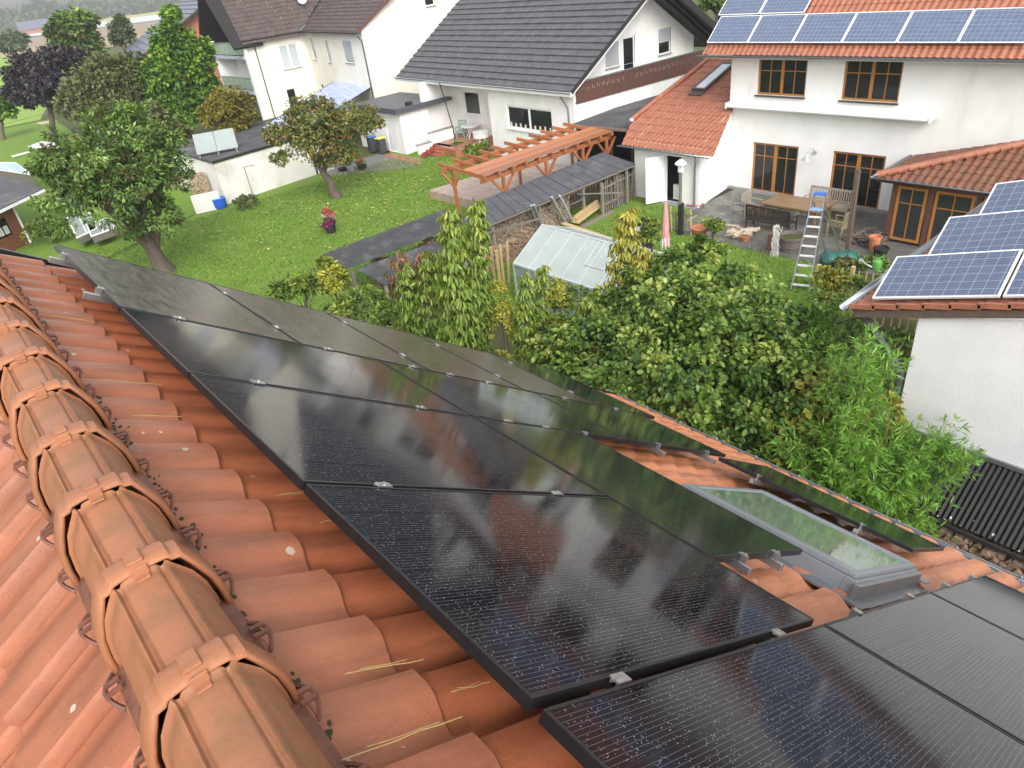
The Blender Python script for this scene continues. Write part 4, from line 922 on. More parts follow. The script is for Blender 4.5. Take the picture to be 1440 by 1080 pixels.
# ================= white building at the right =================
XF=10.3
hf=thing('white_side_building','white rendered building at the right edge with orange tile verge and blue panels on top','building',(12,1,0))
wf=Fr((XF,0,0),(0,-1,0),(-1,0,0));yc_,zc_=onX(1292,448,XF).y,onX(1292,448,XF).z
pv=onX(1195,432,XF-.12);pw_=onX(1440,431,XF-.12);sF=math.atan2(pw_.z-pv.z,pv.y-pw_.y)
b=M();z_at=lambda y:zc_+(yc_-y)*math.tan(sF)
b.add([(XF,yc_,-.1),(XF,-3,-.1),(XF,-3,z_at(-3)),(XF,yc_,zc_)],[(0,1,2,3)]);b.add([(XF,yc_,-.1),(XF+7,yc_,-.1),(XF+7,yc_,zc_),(XF,yc_,zc_)],[(0,1,2,3)])
b.build('wall',mk('rough_white_render',(.74,.745,.76),(.68,.685,.70),rough=.85,scale=2,bump=.55,bs=45,world=True,bd=.012),hf)
fF=slope((XF-.12,pv.y,pv.z),(1,0,0),(0,-1,0),math.degrees(sF));iF=fF.inverted();s1=1 if fF.to_3x3().col[1].x>0 else -1
o=tiled('roof',T_RED,hf,fF,-7.5,.0,0 if s1>0 else -7.5,7.5 if s1>0 else 0,.0,.36,0,.2,.04,.025,.02,ns=9,shape='c');Mb(o,hf,fF)
b=M()
for k in range(20):
    a=fF@V((-.36*k-.0,s1*.0,.02));c=fF@V((-.36*(k+1)-.03,0,-.005));b.beam(a,c,.05,.075)
b.build('verge_tiles',T_RED,hf)
b=M();a=fF@V((-.05,0,-.12));c=fF@V((-7,0,-.12));b.beam(a+V((.05,0,0)),c+V((.05,0,0)),.06,.12);b.build('verge_board',mk('weathered_beam',(.13,.09,.07),(.08,.06,.05),rough=.9,scale=8),hf)
gutter(hf,(XF-.16,pv.y+.02,pv.z-.0),(XF+7,pv.y+.02,pv.z-.0),(0,1,0),r=.065)
pipe(hf,[(XF+.15,pv.y+.1,pv.z-.08),(XF+.2,pv.y-.05,pv.z-.2),(XF-.0,yc_+.25,pv.z-.72),(XF+.02,yc_+.1,pv.z-.95),(XF+.02,yc_+.09,.1)],.06,mk('dark_grey_pipe',(.10,.115,.13),(.075,.085,.10),rough=.35,metal=.4))
# its panels, tilted on brackets
tlt=R_(22)
for i,(px_,py_,py2,lb) in enumerate(((1226,419,419.5,'nearest and lowest'),(1303,361,360,'second'),(1371,311,309,'third, partly cut off'))):
    nF=fF.to_3x3().col[2]
    pp=None
    d=V(ray(px_,py_));o_=V((0,0,H));xk=(XF+.05,XF+1.12,XF+2.19)[i];p=o_+d*(xk/d.x)
    for j in range(2 if i<2 else 1):
        yy=p.y-j*1.76*math.cos(sF)
        if i>0 and j==0: pass
        ex_=V((0,-math.cos(sF),math.sin(sF)));ey=V((math.cos(tlt),0,math.sin(tlt)));ey=(ey-ex_*ey.dot(ex_)).normalized();ez=ex_.cross(ey);
        if ez.z<0: ez=-ez;
        O=V((xk,yy,p.z+j*1.76*math.sin(sF)))
        # right-handed: x along slope, y across
        if ex_.cross(ey).z<0: O=O+ey*1.0;ey=-ey;ez=ex_.cross(ey)
        panel(frame(O,ex_,ey,ez),0,PV_BLUE,(lb+' blue panel on the white building at the right'+(', right half' if j else '')),frame_mat=PLASTW,group='blue panels on the right building',pl=1.72,pw=1.0,lip=.03,name='solar_module')
b=M()
for yy in (yc_+.2,): b.beam((XF+.1,yy,pv.z+.2),(XF-.05,yy+.15,pv.z+.12),.05,.05)
b.build('panel_bracket',ALU,hf)
# lean-to with corrugated sheet and firewood
ln=thing('wood_store','lean-to with black corrugated sheets against the white building, sheltering firewood','lean-to',(10,0,0))
m_,t_,b_=nt('black_corrugated_sheet');gg=G(t_);b_.inputs['Roughness'].default_value=.5;b_.inputs['Specular IOR Level'].default_value=.22;o_=gg.obj();ss=gg.sep(o_)
v=gg.vor(gg.scale(o_,(.8,1,1)),13);sel=gg.sep(gg.vor(gg.scale(o_,(.8,1,1)),13,out=1));low=gg.math('GREATER_THAN',ss[0],.95)
rg_=gg.math('MULTIPLY',gg.math('LESS_THAN',gg.math('ABSOLUTE',gg.math('SUBTRACT',v,.17)),.09),gg.math('MULTIPLY',gg.math('GREATER_THAN',sel[0],.62),low))
L(t_,gg.mix(gg.math('MULTIPLY',rg_,.8),gg.ramp(gg.noise(o_,3,4),[(.3,(.008,.008,.009)),(.7,(.014,.014,.013))]),(.5,.5,.48)),b_.inputs['Base Color'])
ftop=V((XF-.02,0,2.62));sl_=math.degrees(math.atan2(2.62-2.0,.95));uu=V((-.95,0,-.62)).normalized();nn4=uu.cross(V((0,1,0)));nn4=nn4 if nn4.z>0 else -nn4
fl=frame(ftop,uu,nn4.cross(uu),nn4)
o=tiled('corrugated_sheet',m_,ln,fl,0,1.15,-4.5 if fl.to_3x3().col[1].y>0 else -3.3,3.3 if fl.to_3x3().col[1].y>0 else 4.5,0,1.16,0,.076,.022,.0,.0,ns=6,shape='c',jit=0);Mb(o,ln,fl)
b=M();b.beam((XF-1.0,-4.5,1.94),(XF-1.0,3.3,1.94),.05,.06);b.build('edge_beam',BLACKW,ln)
b=M();b.beam((XF-.03,-4.5,2.66),(XF-.03,3.3,2.66),.04,.07);b.build('wall_flashing',ZINC,ln)
b=M()
for y in (-3,-.5,2.9): b=M();b.bb((XF-1.0,y,-.1),(XF-.92,y+.08,1.95));b.build('post',DKWOOD,ln)
BARK=mk('split_firewood',(.34,.235,.16),(.13,.085,.055),rough=.9,scale=11,bump=.5,bs=60)
def woodpile(label,x0,x1,y0,y1,z0,z1,axis,r=(.06,.1),mat=BARK,name='firewood_pile',xf=None,seed=1,dens=1.):
    rd=random.Random(seed);b=M();w=(y1-y0);h=z1-z0;d=r[0]*1.75;nz=int(h/d);ny=int(w/d)
    for i in range(ny):
        for k in range(nz):
            c=(y0+(i+.5+.5*(k%2)*.9+rd.uniform(-.2,.2))*d,z0+(k+.5+rd.uniform(-.15,.15))*d);R=rd.uniform(*r)*.95;n=rd.choice((3,4,4,5));ph=rd.uniform(0,6.3)
            a=x0+rd.uniform(-.05,.05);e=x1
            pl=[(c[0]+R*math.cos(ph+6.283*j/n+rd.uniform(-.25,.25))*rd.uniform(.8,1.1),c[1]+R*math.sin(ph+6.283*j/n)*rd.uniform(.75,1)) for j in range(n)]
            if axis=='x': b.prism([(a,p[0],p[1]) for p in pl],(e-a,0,0))
            else: b.prism([(p[0],a,p[1]) for p in pl],(0,e-a,0))
    o=b.build(name,mat,bev=0);tag(o,label,'firewood',kind='stuff');return o
woodpile('dense stack of split firewood under the black corrugated lean-to, seen just past the gutter',XF-1.0,XF-.65,-1.5,3.35,0,1.85,'x',r=(.055,.085),seed=4)
woodpile('top layer of split firewood in front of the lean-to stack, lower than the rest',XF-1.35,XF-1.02,-1.5,3.1,0,1.35,'x',r=(.06,.09),seed=5)
# ================= pergola =================
REDW=mk('red_brown_glazed_timber',(.50,.185,.075),(.40,.13,.05),rough=.45,scale=3,stretch=(1,7,7),bump=.1)
PLK=mk('orange_glazed_planks',(.50,.205,.095),(.40,.145,.06),rough=.45,scale=3,stretch=(1,14,7),bump=.15)
vary(REDW,.5);vary(PLK,.75)
pe=thing('pergola','orange-brown timber pergola with narrow plank canopy and angled braces on the terrace','pergola',(21,24,0))
zt=2.42;X0,X1=17.15,25.0;yf,yr=22.9,25.3
b=M();b.bb((X0,yf-.06,zt-.38),(X1,yf+.06,zt-.18));b.build('front_beam',REDW,pe,bev=.008)
b=M();b.bb((X0-.2,yr-.06,zt-.20),(X1,yr+.06,zt));b.build('rear_beam',REDW,pe,bev=.008)
# beams run with the rear higher; rafters rest on both
for k in range(11):
    x=X0+.05+k*(X1-X0-.15)/10;b=M();b.prism([(x-.035,yf-.28,zt-.2),(x-.035,yr+.55,zt+.0),(x-.035,yr+.55,zt+.14),(x-.035,yf-.28,zt-.05)],(.07,0,0));b.build('rafter',REDW,pe)
zc_pl=lambda y:zt-.05+(y-yf+.28)*(.19/ (yr-yf+.83))
for k in range(13):
    y=yf-.25+k*.108;b=M();b.prism([(X0-.0+(.05 if k%2 else 0),y,zc_pl(y)+.002),(X1,y,zc_pl(y)+.002),(X1,y+.098,zc_pl(y+.098)+.002),(X0+(.05 if k%2 else 0),y+.098,zc_pl(y+.098)+.002)],(0,0,.025));b.build('plank',PLK,pe)
for x in (18.35,20.85,23.15,24.75):
    b=M();b.bb((x-.06,yf-.058,.3),(x+.06,yf+.058,zt-.38));b.build('post',REDW,pe,bev=.006)
    for s in (-1,1):
        b=M();b.beam((x+s*.04,yf,zt-1.05),(x+s*.62,yf,zt-.36),.08,.10,(0,1,0));b.build('brace',REDW,pe)
for x in (17.5,21.3,24.8):
    b=M();b.bb((x-.06,yr-.058,0),(x+.06,yr+.058,zt-.2));b.build('post',REDW,pe,bev=.006)
    for s in (-1,1):
        b=M();b.beam((x+s*.04,yr,zt-.9),(x+s*.55,yr,zt-.18),.08,.1,(0,1,0));b.build('brace',REDW,pe)
# slab terrace below it
tb=M();tb.prism([(18.75,29.4,-.1),(18.9,22.4,-.1),(25.2,22.2,-.1),(25.0,29.0,-.1)],(0,0,.48));tag(tb.build('paved_terrace',TERR),kind='structure')
# ================= corrugated and felt-covered wood shelters =================
FELT=mk('grey_felt_sheets',(.085,.088,.10),(.06,.063,.072),rough=.7,scale=1.6,bump=.2,bs=50,world=True,dirt=(.12,.12,.125),dscale=1.5)
GREYW=mk('grey_weathered_wood',(.27,.235,.20),(.18,.155,.13),rough=.9,scale=3,stretch=(6,6,1),bump=.3)
vary(GREYW,.6)
w1=thing('wood_shelter','long low firewood shelter with dark grey sheet roof in front of the pergola','shelter',(19,20.5,0))
q=[V((15.9,22.15,1.62)),V((23.5,21.95,1.85)),V((23.35,19.95,1.62)),V((15.1,20.15,1.42))]
b=M();n=17
for k in range(n):
    a,c=k/n,(k+1)/n-.004;dz=.006*(k%2);b.prism([q[0].lerp(q[1],a)+V((0,0,dz)),q[0].lerp(q[1],c)+V((0,0,dz)),q[3].lerp(q[2],c)+V((0,0,dz)),q[3].lerp(q[2],a)+V((0,0,dz))],(0,0,.03))
b.build('roof',FELT,w1)
b=M();b.beam(q[0]-V((0,0,.04)),q[1]-V((0,0,.04)),.06,.08);b.beam(q[3]-V((0,-.05,.05)),q[2]-V((0,-.05,.05)),.06,.08);b.build('roof_beam',GREYW,w1)
for x,y,z in ((15.6,21.9,1.55),(19,22,1.65),(23.2,21.8,1.8),(15.5,20.35,1.4),(17.9,20.3,1.45),(20.3,20.2,1.5),(22.9,20.1,1.55)):
    b=M();b.bb((x-.05,y-.05,-.05),(x+.05,y+.05,z));b.build('post',GREYW,w1)
w2=thing('corrugated_shelter','low shelter roofed with black corrugated sheets along the lawn edge','shelter',(12.5,21.5,0))
CORR=mk('black_corrugated_roof',(.045,.047,.05),(.03,.031,.034),rough=.35,scale=2,dirt=(.10,.10,.10),dscale=1.5,spec=.6)
def corr(par,O,a,u,la,lu,pitch=.13,amp=.045,name='corrugated_sheet',mat=None,ang=0):
    a=V(a).normalized();u=V(u).normalized();nn=a.cross(u)
    if nn.z<0:u,nn=u,-nn;a_=nn.cross(u) if False else a
    m=frame(V(O),u,nn.cross(u),nn);la2=(0,la) if nn.cross(u).dot(a)>0 else (-la,0)
    o=tiled(name,mat or CORR,par,m,0,lu,la2[0],la2[1],0,lu+.01,0,pitch,amp,0,0,ns=6,shape='c',jit=0);Mb(o,par,m);return o
corr(w2,(9.6,22.75,1.62),(1,-.04,0),(0,-1,-.10),5.6,1.75)
corr(w2,(9.95,21.05,1.35),(.0,-1,-.06),(1,-.02,-.03),1.9,3.4,name='lower_sheet',pitch=.11)
b=M()
for x,y,z in ((9.75,22.6,1.5),(15,22.4,1.5),(9.8,21.1,1.3),(13.4,21.0,1.3),(10.0,19.3,1.15),(13.2,19.2,1.15)): 
    b=M();b.bb((x-.05,y-.05,-.05),(x+.05,y+.05,z));b.build('post',GREYW,w2)
woodpile('long stack of split logs under the grey sheet roof, round ends towards the greenhouse',15.4,19.6,21.0,21.6,0,1.25,'y0',r=(.06,.10),seed=11) if False else None
def pile(label,xa,xb,y0,z1,seed,r=(.055,.09),mat=BARK,L_=.35,fall=0):
    rd=random.Random(seed);b=M();d=r[0]*1.8;nz=int(z1/d);nx=int((xb-xa)/d)
    for i in range(nx):
        top=nz-int(fall*abs(math.sin(i*.13+seed))*nz)
        for k in range(top):
            cx=xa+(i+.5+.45*(k%2)+rd.uniform(-.2,.2))*d;cz=(k+.5+rd.uniform(-.15,.15))*d;R=rd.uniform(*r);n=rd.choice((3,4,5,6));ph=rd.uniform(0,6.3);y=y0+rd.uniform(-.05,.05)
            b.prism([(cx+R*math.cos(ph+6.283*j/n)*rd.uniform(.8,1.05),y,cz+R*math.sin(ph+6.283*j/n)*rd.uniform(.8,1.05)) for j in range(n)],(0,L_,0))
    o=b.build('firewood_pile',mat);tag(o,label,'firewood',kind='stuff');return o
LOGS=mk('cut_log_ends',(.42,.33,.24),(.15,.115,.085),rough=.9,scale=11,bump=.4,bs=60)
pile('stack of cut log ends under the long grey sheet roof, behind the greenhouse',15.6,20.0,20.7,1.2,1,fall=.2,mat=LOGS)
pile('darker, lower stack of split logs in front of the long shelter, left of the greenhouse',13.3,16.9,19.55,.95,2,fall=.35)
pile('loose heap of logs under the corrugated black sheets',11.0,15.0,21.6,1.1,3,fall=.3)
# ladder, poles and boards leaning at the shelter
def ladder(label,p,q,w,side,n,mat=ALU,name='ladder'):
    p=V(p);q=V(q);s=V(side).normalized()*w/2;t=thing(name,label,'ladder',p);up=(q-p).cross(s)
    for sg in (-1,1): b=M();b.beam(p+s*sg,q+s*sg,.03,.06,up);b.build('rail',mat,t)
    for k in range(n): c=p.lerp(q,(k+.7)/(n+.4));b=M();b.beam(c-s,c+s,.03,.03);b.build('rung',mat,t)
    return t
ladder('short aluminium ladder leaning on the grey-roofed wood shelter',at(750,328,.2),at(735,288,1.6),.36,(1,.2,0),6)
def pole(label,p,q,r,mat,cat='pole',name='pole',group=None):
    b=M(p);b.tube(p,q,r,n=10);o=b.build(name,mat,smooth=True);o.location=p;tag(o,label,cat,group);return o
GP=mk('grey_plastic_pipe',(.30,.31,.33),(.25,.26,.28),rough=.5,scale=4)
pole('left of the four grey pipes leaning against the wood shelter',at(757,322,.2),at(747,289,1.55),.05,GP)
pole('second of the four grey pipes leaning against the wood shelter',at(763,320,.2),at(751,288,1.6),.05,GP)
pole('third grey pipe leaning against the wood shelter, right of the ladder',at(795,312,.25),at(776,277,1.6),.055,GP)
pole('rightmost grey pipe leaning against the wood shelter',at(806,312,.25),at(787,275,1.6),.055,GP)
def board(label,p,q,w,h,mat,cat='board',name='board',group=None,up=(0,0,1)):
    p=V(p);b=M(p);b.beam(p,V(q),w,h,up);o=b.build(name,mat,bev=.003);o.location=p;tag(o,label,cat,group);return o
board('long grey board lying across the logs, left end near the columnar tree',at(684,328,1.05),at(768,305,1.1),.14,.04,GREYW)
board('grey board nailed across the shelter posts near the white annex',at(812,273,1.2),at(874,271,1.1),.1,.03,GREYW)
board('thin rough board leaning from logs up to the shelter post',at(790,293,.8),at(820,280,1.1),.08,.03,GREYW)
YEL=mk('fresh_pine',(.66,.50,.27),(.56,.41,.20),rough=.6,scale=3,stretch=(1,8,8))
vary(YEL,.5)
for k,(dy,dz) in enumerate(((0,0),(.14,0),(.28,0),(.07,.1),(.21,.1),(.14,.2))):
    p=at(812,313,.3);q=at(843,290,.3);p=V((p.x,p.y+dy,.3+dz));q=V((q.x,q.y+dy,.3+dz))
    board(('bottom front','bottom middle','bottom rear','upper front','upper rear','topmost')[k]+' yellow squared timber in the stack under the shelter',p,q,.12,.09,YEL,'timber','timber_beam','yellow timbers stacked under the shelter')
# fresh slats standing behind the columnar tree
for k,(x0,y0,x1,y1) in enumerate(((690,347,696,398),(703,344,709,400),(713,340,716,398),(698,352,704,402),(681,352,688,396))):
    p=at(x1,y1,.0);d=V((x0-x1,0,0));q=at(x0,y0,1.55)
    board(('second','fourth','rightmost','third','leftmost')[k]+' upright pale slat of the new wooden lattice beside the columnar tree',p,q,.11,.03,YEL,'slat','slat','upright pale slats')
# long pale boards behind the greenhouse
board('long pale plank on the ground just behind the greenhouse',at(792,314,.7),at(878,343,.7),.2,.05,YEL,up=(0,0,1))
board('long mint-edged plank just in front of the pale plank behind the greenhouse',at(784,319,.62),at(866,348,.62),.16,.05,mk('mint_painted_board',(.42,.55,.42),(.34,.48,.36),rough=.6,scale=5))
board('brown base plank lying on the ground under the yellow timbers',at(818,320,0),at(862,297,0),.25,.08,GREYW)
# ================= picket fence and boards beside annex =================
def fence(label,pts,h,n,mat=GREYW,post=None,name='picket_fence',w=.06,gapw=None,rails=(.3,.85)):
    p0=V(pts[0]);t=thing(name,label,'fence',p0)
    pk=None
    for a,c in zip(pts[:-1],pts[1:]):
        a=V(a);c=V(c);d=c-a;m=max(2,int(n*d.length))
        for r in rails: b=M();b.beam(a+V((0,0,h*r)),c+V((0,0,h*r)),.04,.06);b.build('rail',mat,t)
        for k in range(m+1):
            p=a.lerp(c,k/m);hh=h*random.uniform(.94,1.03)
            b=M();b.bb((-w/2,-.012,0),(w/2,.012,hh));o=_ob(b,'picket',mat,t);o.location=p-p0+V((random.uniform(-.01,.01),.03,0));o.rotation_euler=(random.uniform(-.03,.03),random.uniform(-.03,.03),math.atan2(d.y,d.x))
    for q in [V(q) for q in pts]:
        b=M();b.bb(q-V((.05,.05,.05)),q+V((.05,.05,h+.08)));b.build('post',post or mat,t)
    return t
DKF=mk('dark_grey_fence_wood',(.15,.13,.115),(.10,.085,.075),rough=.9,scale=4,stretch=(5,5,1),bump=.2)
fence('grey weathered picket fence between the wood shelter and the white annex',[(21.2,20.0,0),(22.3,20.15,0),(23.6,20.3,0)],1.3,7,GREYW)
fence('dark shadowed picket fence behind the yellow timbers under the shelter roof',[(18.2,21.8,0),(20.8,21.75,0),(23.4,21.4,0)],1.25,7,DKF)
# ================= greenhouse =================
gh=thing('greenhouse','small greenhouse with pale translucent double-wall panels and aluminium frame','greenhouse',(14.5,15,0))
PCS=mk('side_polycarbonate',(.22,.27,.25),(.16,.20,.18),rough=.2,scale=1.5)
PC=mk('twin_wall_polycarbonate',(.38,.42,.40),(.31,.35,.33),rough=.3,scale=1.5,dirt=(.36,.39,.35),dscale=1.2,dth=(.55,.8),world=True)
R1=at(762,317,2.05);R2=V((R1.x-.05,R1.y-4.35,2.05));E1=at(722,371,1.35);E2=V((E1.x+.05,E1.y-4.35,1.35))
R1=V((R1.x,R1.y,2.05))
F1=R1+(R1-E1);F1.z=1.35;F2=R2+(R2-E2);F2.z=1.35
def slabq(b,a,c,d,e,th): n=(c-a).cross(e-a).normalized();n=n if n.z>=0 else -n; b.prism([a,c,d,e],n*th)
b=M();slabq(b,E1,E2,R2,R1,.012);b.build('roof_panel',PC,gh,label='pale translucent roof slope facing the black panels');b=M();slabq(b,F1,F2,R2,R1,.012);b.build('roof_panel',PC,gh)
g0=lambda p:V((p.x,p.y,0));b=M()
b.quad(g0(E1),g0(E2),E2,E1);b.quad(g0(F1),g0(F2),F2,F1);b.add([g0(E1),E1,R1,F1,g0(F1)],[(0,1,2,3,4)]);b.add([g0(E2),E2,R2,F2,g0(F2)],[(0,1,2,3,4)]);b.build('side_panel',PCS,gh)
b=M();up=V((0,0,.02))
for k in range(7):
    t_=k/6;b.beam(E1.lerp(E2,t_)+up,R1.lerp(R2,t_)+up,.03,.02);b.beam(F1.lerp(F2,t_)+up,R1.lerp(R2,t_)+up,.03,.02);b.beam(g0(E1.lerp(E2,t_))-V((.01,0,0)),E1.lerp(E2,t_)-V((.01,0,0)),.03,.03)
b.beam(R1+up,R2+up,.07,.05);b.beam(E1+up*.5,E2+up*.5,.07,.07);b.beam(F1,F2,.06,.06)
for p in (E1,E2,F1,F2): b.beam(g0(p),p,.05,.05)
b.build('frame',mk('bright_aluminium',(.62,.66,.68),(.55,.58,.6),rough=.4,metal=.4),gh)
v0_=E1.lerp(E2,.62).lerp(R1.lerp(R2,.62),.42);v1_=E1.lerp(E2,.80).lerp(R1.lerp(R2,.80),.42);v2_=E1.lerp(E2,.80).lerp(R1.lerp(R2,.80),.97);v3_=E1.lerp(E2,.62).lerp(R1.lerp(R2,.62),.97)
b=M();u2=V((-.02,0,.035));b.beam(v0_+u2,v1_+u2,.04,.03);b.beam(v1_+u2,v2_+u2,.04,.03);b.beam(v3_+u2,v0_+u2,.04,.03);b.beam(v0_.lerp(v1_,.5)+u2,v3_.lerp(v2_,.5)+u2,.02,.02);b.build('roof_vent',MATS['bright_aluminium'],gh)
# ================= parasol, grill, posts =================
um=thing('folded_parasol','closed faded red and white garden parasol standing on the small lawn','parasol',at(936,372,0))
u0=V(um.location);b=M();b.tube(u0,u0+V((0,0,2.3)),.02,n=8);b.build('pole',ALU,um)
b=M();b.path([u0+V((0,0,.75)),u0+V((0,0,1.0)),u0+V((0,0,1.5)),u0+V((0,0,2.1)),u0+V((0,0,2.32))],[.17,.14,.11,.065,.02],9);o=b.build('canopy',mk('faded_red_cloth',(.52,.16,.17),(.62,.36,.34),rough=.85,scale=4,stretch=(9,9,1)),um)
b=M()
for k in range(9):
    a=k*.7;b.prism([u0+V((.15*math.cos(a),.15*math.sin(a),1.05)),u0+V((.2*math.cos(a+.3),.2*math.sin(a+.3),.55)),u0+V((.13*math.cos(a+.6),.13*math.sin(a+.6),.95))],V((.01,.01,0)))
b.build('canopy_fringe',mk('white_cloth',(.7,.68,.65),(.6,.58,.55),rough=.8,scale=8),um)
b=M();b.tube(u0+V((0,0,2.3)),u0+V((0,0,2.4)),.04,n=8);b.build('tip',PLASTW,um)
gb=thing('rain_barrel','dark rain barrel with round grey lid half hidden in the leaves beside the yellow-green tree','barrel',at(906,352,0))
p=V(gb.location);b=M();b.lathe(p,[(.22,0),(.27,.1),(.28,.7),(.24,.8)],n=16);b.build('body',BLACKW,gb,smooth=True);b=M();b.lathe(p+V((0,0,.82)),[(.36,0),(.36,.03),(.1,.06)],n=20);b.build('lid',mk('grey_lid',(.36,.40,.45),(.3,.34,.38),rough=.5),gb)
b=M();pp=at(1190,364,0);b.beam(pp,pp+V((.02,.05,2.95)),.13,.13);o=b.build('timber_post',mk('old_brown_post',(.14,.10,.08),(.09,.065,.05),rough=.9,scale=5,stretch=(5,5,1)));tag(o,'tall weathered square timber post in front of the patio doors','post')
pt=thing('feeder_post','dark post topped by a white bird feeder in front of the annex door','post',at(957,330,0))
p=V(pt.location);tp=V((p.x,p.y,2.55));b=M();b.beam(p,p+V((0,0,1.25)),.16,.16);b.build('base_post',BLACKW,pt);b=M();b.beam(p+V((-.05,0,1.2)),tp+V((-.05,0,0)),.09,.09);b.build('post',GREYW,pt);b=M();b.box(tp+V((-.05,0,.0)),(.14,.14,.26));b.lathe(tp+V((-.05,0,.16)),[(.22,0),(.2,.05),(.06,.16)],n=10);b.build('bird_feeder',PLASTW,pt)
# rustic lattice fence by the post
fr_t=thing('rustic_trellis','rough stick trellis standing between the parasol and the patio','trellis',at(945,333,0))
b=M();a=at(938,325,0);c=at(972,331,0)
for k in range(3): b=M();z=.15+.3*k;b.tube(a+V((0,0,z)),c+V((0,0,z+.04*(-1)**k)),.035,n=6);b.build('rail',GREYW,fr_t)
for k in range(6): p=a.lerp(c,k/5);b=M();b.tube(p,p+V((random.uniform(-.08,.08),.05,random.uniform(.75,1.05))),.03,n=6);b.build('stake',YEL if k%2 else GREYW,fr_t)
# ================= patio furniture =================
TEAK=mk('weathered_teak',(.36,.31,.25),(.25,.21,.17),rough=.8,scale=4,stretch=(6,1,6),bump=.15)
TEAKD=mk('dark_wet_teak',(.045,.035,.03),(.03,.022,.02),rough=.45,scale=4)
TEAKB=mk('brown_oiled_tabletop',(.28,.175,.095),(.19,.115,.06),rough=.4,scale=3,stretch=(6,1,6))
TEAKM=mk('mossy_chair_wood',(.27,.235,.13),(.18,.16,.085),rough=.85,scale=5)
tbt=thing('garden_table','long brown slatted wooden table in the middle of the patio','table',(24,13,0))
A_,B2,C2,D2=at(1070,285,.75),at(1095.5,272.5,.75),at(1175,284,.75),at(1153,299.6,.75)
xa,xb=(A_.x+D2.x)/2,(B2.x+C2.x)/2;ya,yb=(A_.y+B2.y)/2,(C2.y+D2.y)/2
n=18;b=M()
for k in range(n): y0=yb+(ya-yb)*k/n;b.bb((xa+.06,y0+.004,.72),(xb-.06,y0+(ya-yb)/n-.004,.75))
b.build('tabletop',TEAKB,tbt);b=M();b.bb((xa,yb-.03,.70),(xa+.06,ya+.03,.755));b.bb((xb-.06,yb-.03,.70),(xb,ya+.03,.755));b.bb((xa+.08,yb+.1,.62),(xa+.11,ya-.1,.70));b.bb((xb-.11,yb+.1,.62),(xb-.08,ya-.1,.70));b.build('edge_frame',TEAKB,tbt)
for x in (xa+.08,xb-.16):
    for y in (ya-.2,yb+.12): b=M();b.bb((x,y,0),(x+.08,y+.08,.7));b.build('leg',TEAKB,tbt)
def seat(label,c,w,face,mat,name='garden_chair',cat='chair',group='garden chairs on the patio',hb_=.92,slats=None,arms=True):
    # local: back along local +y, facing -y
    t=thing(name,label,cat,c,face,group);d=.5;n=slats or max(5,int(w/.085));P_=lambda b,nm:_ob(b,nm,mat,t)
    b=M()
    for k in range(7): y=-.24+k*.075;b.bb((-w/2+.03,y,.40),(w/2-.03,y+.055,.42))
    P_(b,'seat')
    b=M();b.beam((-w/2,.27,.46),(-w/2,.34,hb_),.05,.05);b.beam((w/2,.27,.46),(w/2,.34,hb_),.05,.05);b.beam((-w/2,.34,hb_),(w/2,.34,hb_),.05,.07);b.beam((-w/2,.28,.5),(w/2,.28,.5),.04,.05)
    for k in range(n): x=-w/2+w*(k+.5)/n;b.beam((x,.285,.5),(x,.335,hb_),w/n*.52,.02,(0,1,0))
    P_(b,'backrest')
    for x in (-w/2,w/2):
        b=M();b.beam((x,.27,0),(x,.27,.46),.05,.05);P_(b,'leg');b=M();b.beam((x,-.25,0),(x,-.25,.62 if arms else .40),.05,.05);P_(b,'leg')
        if arms: b=M();b.beam((x,-.29,.63),(x,.31,.64),.06,.03);P_(b,'armrest')
    b=M();b.beam((-w/2,-.25,.36),(w/2,-.25,.36),.03,.06);b.beam((-w/2,.27,.36),(w/2,.27,.36),.03,.06);P_(b,'apron')
    return t
mx=(ya+yb)/2
seat('pale grey slatted garden bench against the wall between the patio doors',(xb+.55,mx-.55,0),1.75,R_(-90),TEAK,'garden_bench','bench',None,slats=19)
seat('dark wet slatted garden bench on the near side of the table',(xa-.55,mx+.35,0),1.75,R_(90),TEAKD,'garden_bench','bench',None,slats=19)
seat('light wooden armchair at the left end of the table',(xa+.35,ya+.55,0),.55,R_(0),TEAK)
seat('mossy wooden armchair at the right end of the table, beside the timber post',(xa+.1,yb-.75,0),.58,R_(180),TEAKM)
seat('small grey slatted chair standing alone near the annex corner',at(1038,304,0),.5,R_(-60),mk('grey_chair_wood',(.22,.22,.20),(.16,.16,.145),rough=.8,scale=6),arms=True)
# step ladder leaning over the lawn
sl1=thing('step_ladder','tall aluminium stepladder with blue top tray standing at the patio edge','stepladder',at(1140,370,0))
bs=at(1128,414,0);tp=at(1157,296,2.55);bs=V((19.05,9.75,0));tp=V((20.75,10.35,2.5));sd=V((-.33,.94,0)).normalized();p0=V(sl1.location)
for s in (-1,1):
    b=M();b.beam(bs+sd*s*.27,tp+sd*s*.17,.03,.07,(1,0,0));b.build('rail',ALU,sl1)
    b=M();b.beam(V((21.7,10.0,0))+sd*s*.25,tp+sd*s*.16-V((0,0,.25)),.025,.05,(1,0,0));b.build('rear_leg',ALU,sl1)
TREAD=mk('worn_white_tread',(.66,.67,.66),(.55,.56,.55),rough=.6,scale=8)
for k in range(8):
    t_=.06+.1*k;c=bs.lerp(tp,t_);b=M();b.beam(c-sd*(.26-.1*t_),c+sd*(.26-.1*t_),.10,.03);b.build('tread',TREAD,sl1)
c=bs.lerp(tp,.84);b=M();b.beam(c-sd*.19,c+sd*.19,.24,.03);b.build('platform',mk('blue_grey_tray',(.25,.38,.60),(.2,.32,.52),rough=.5),sl1)
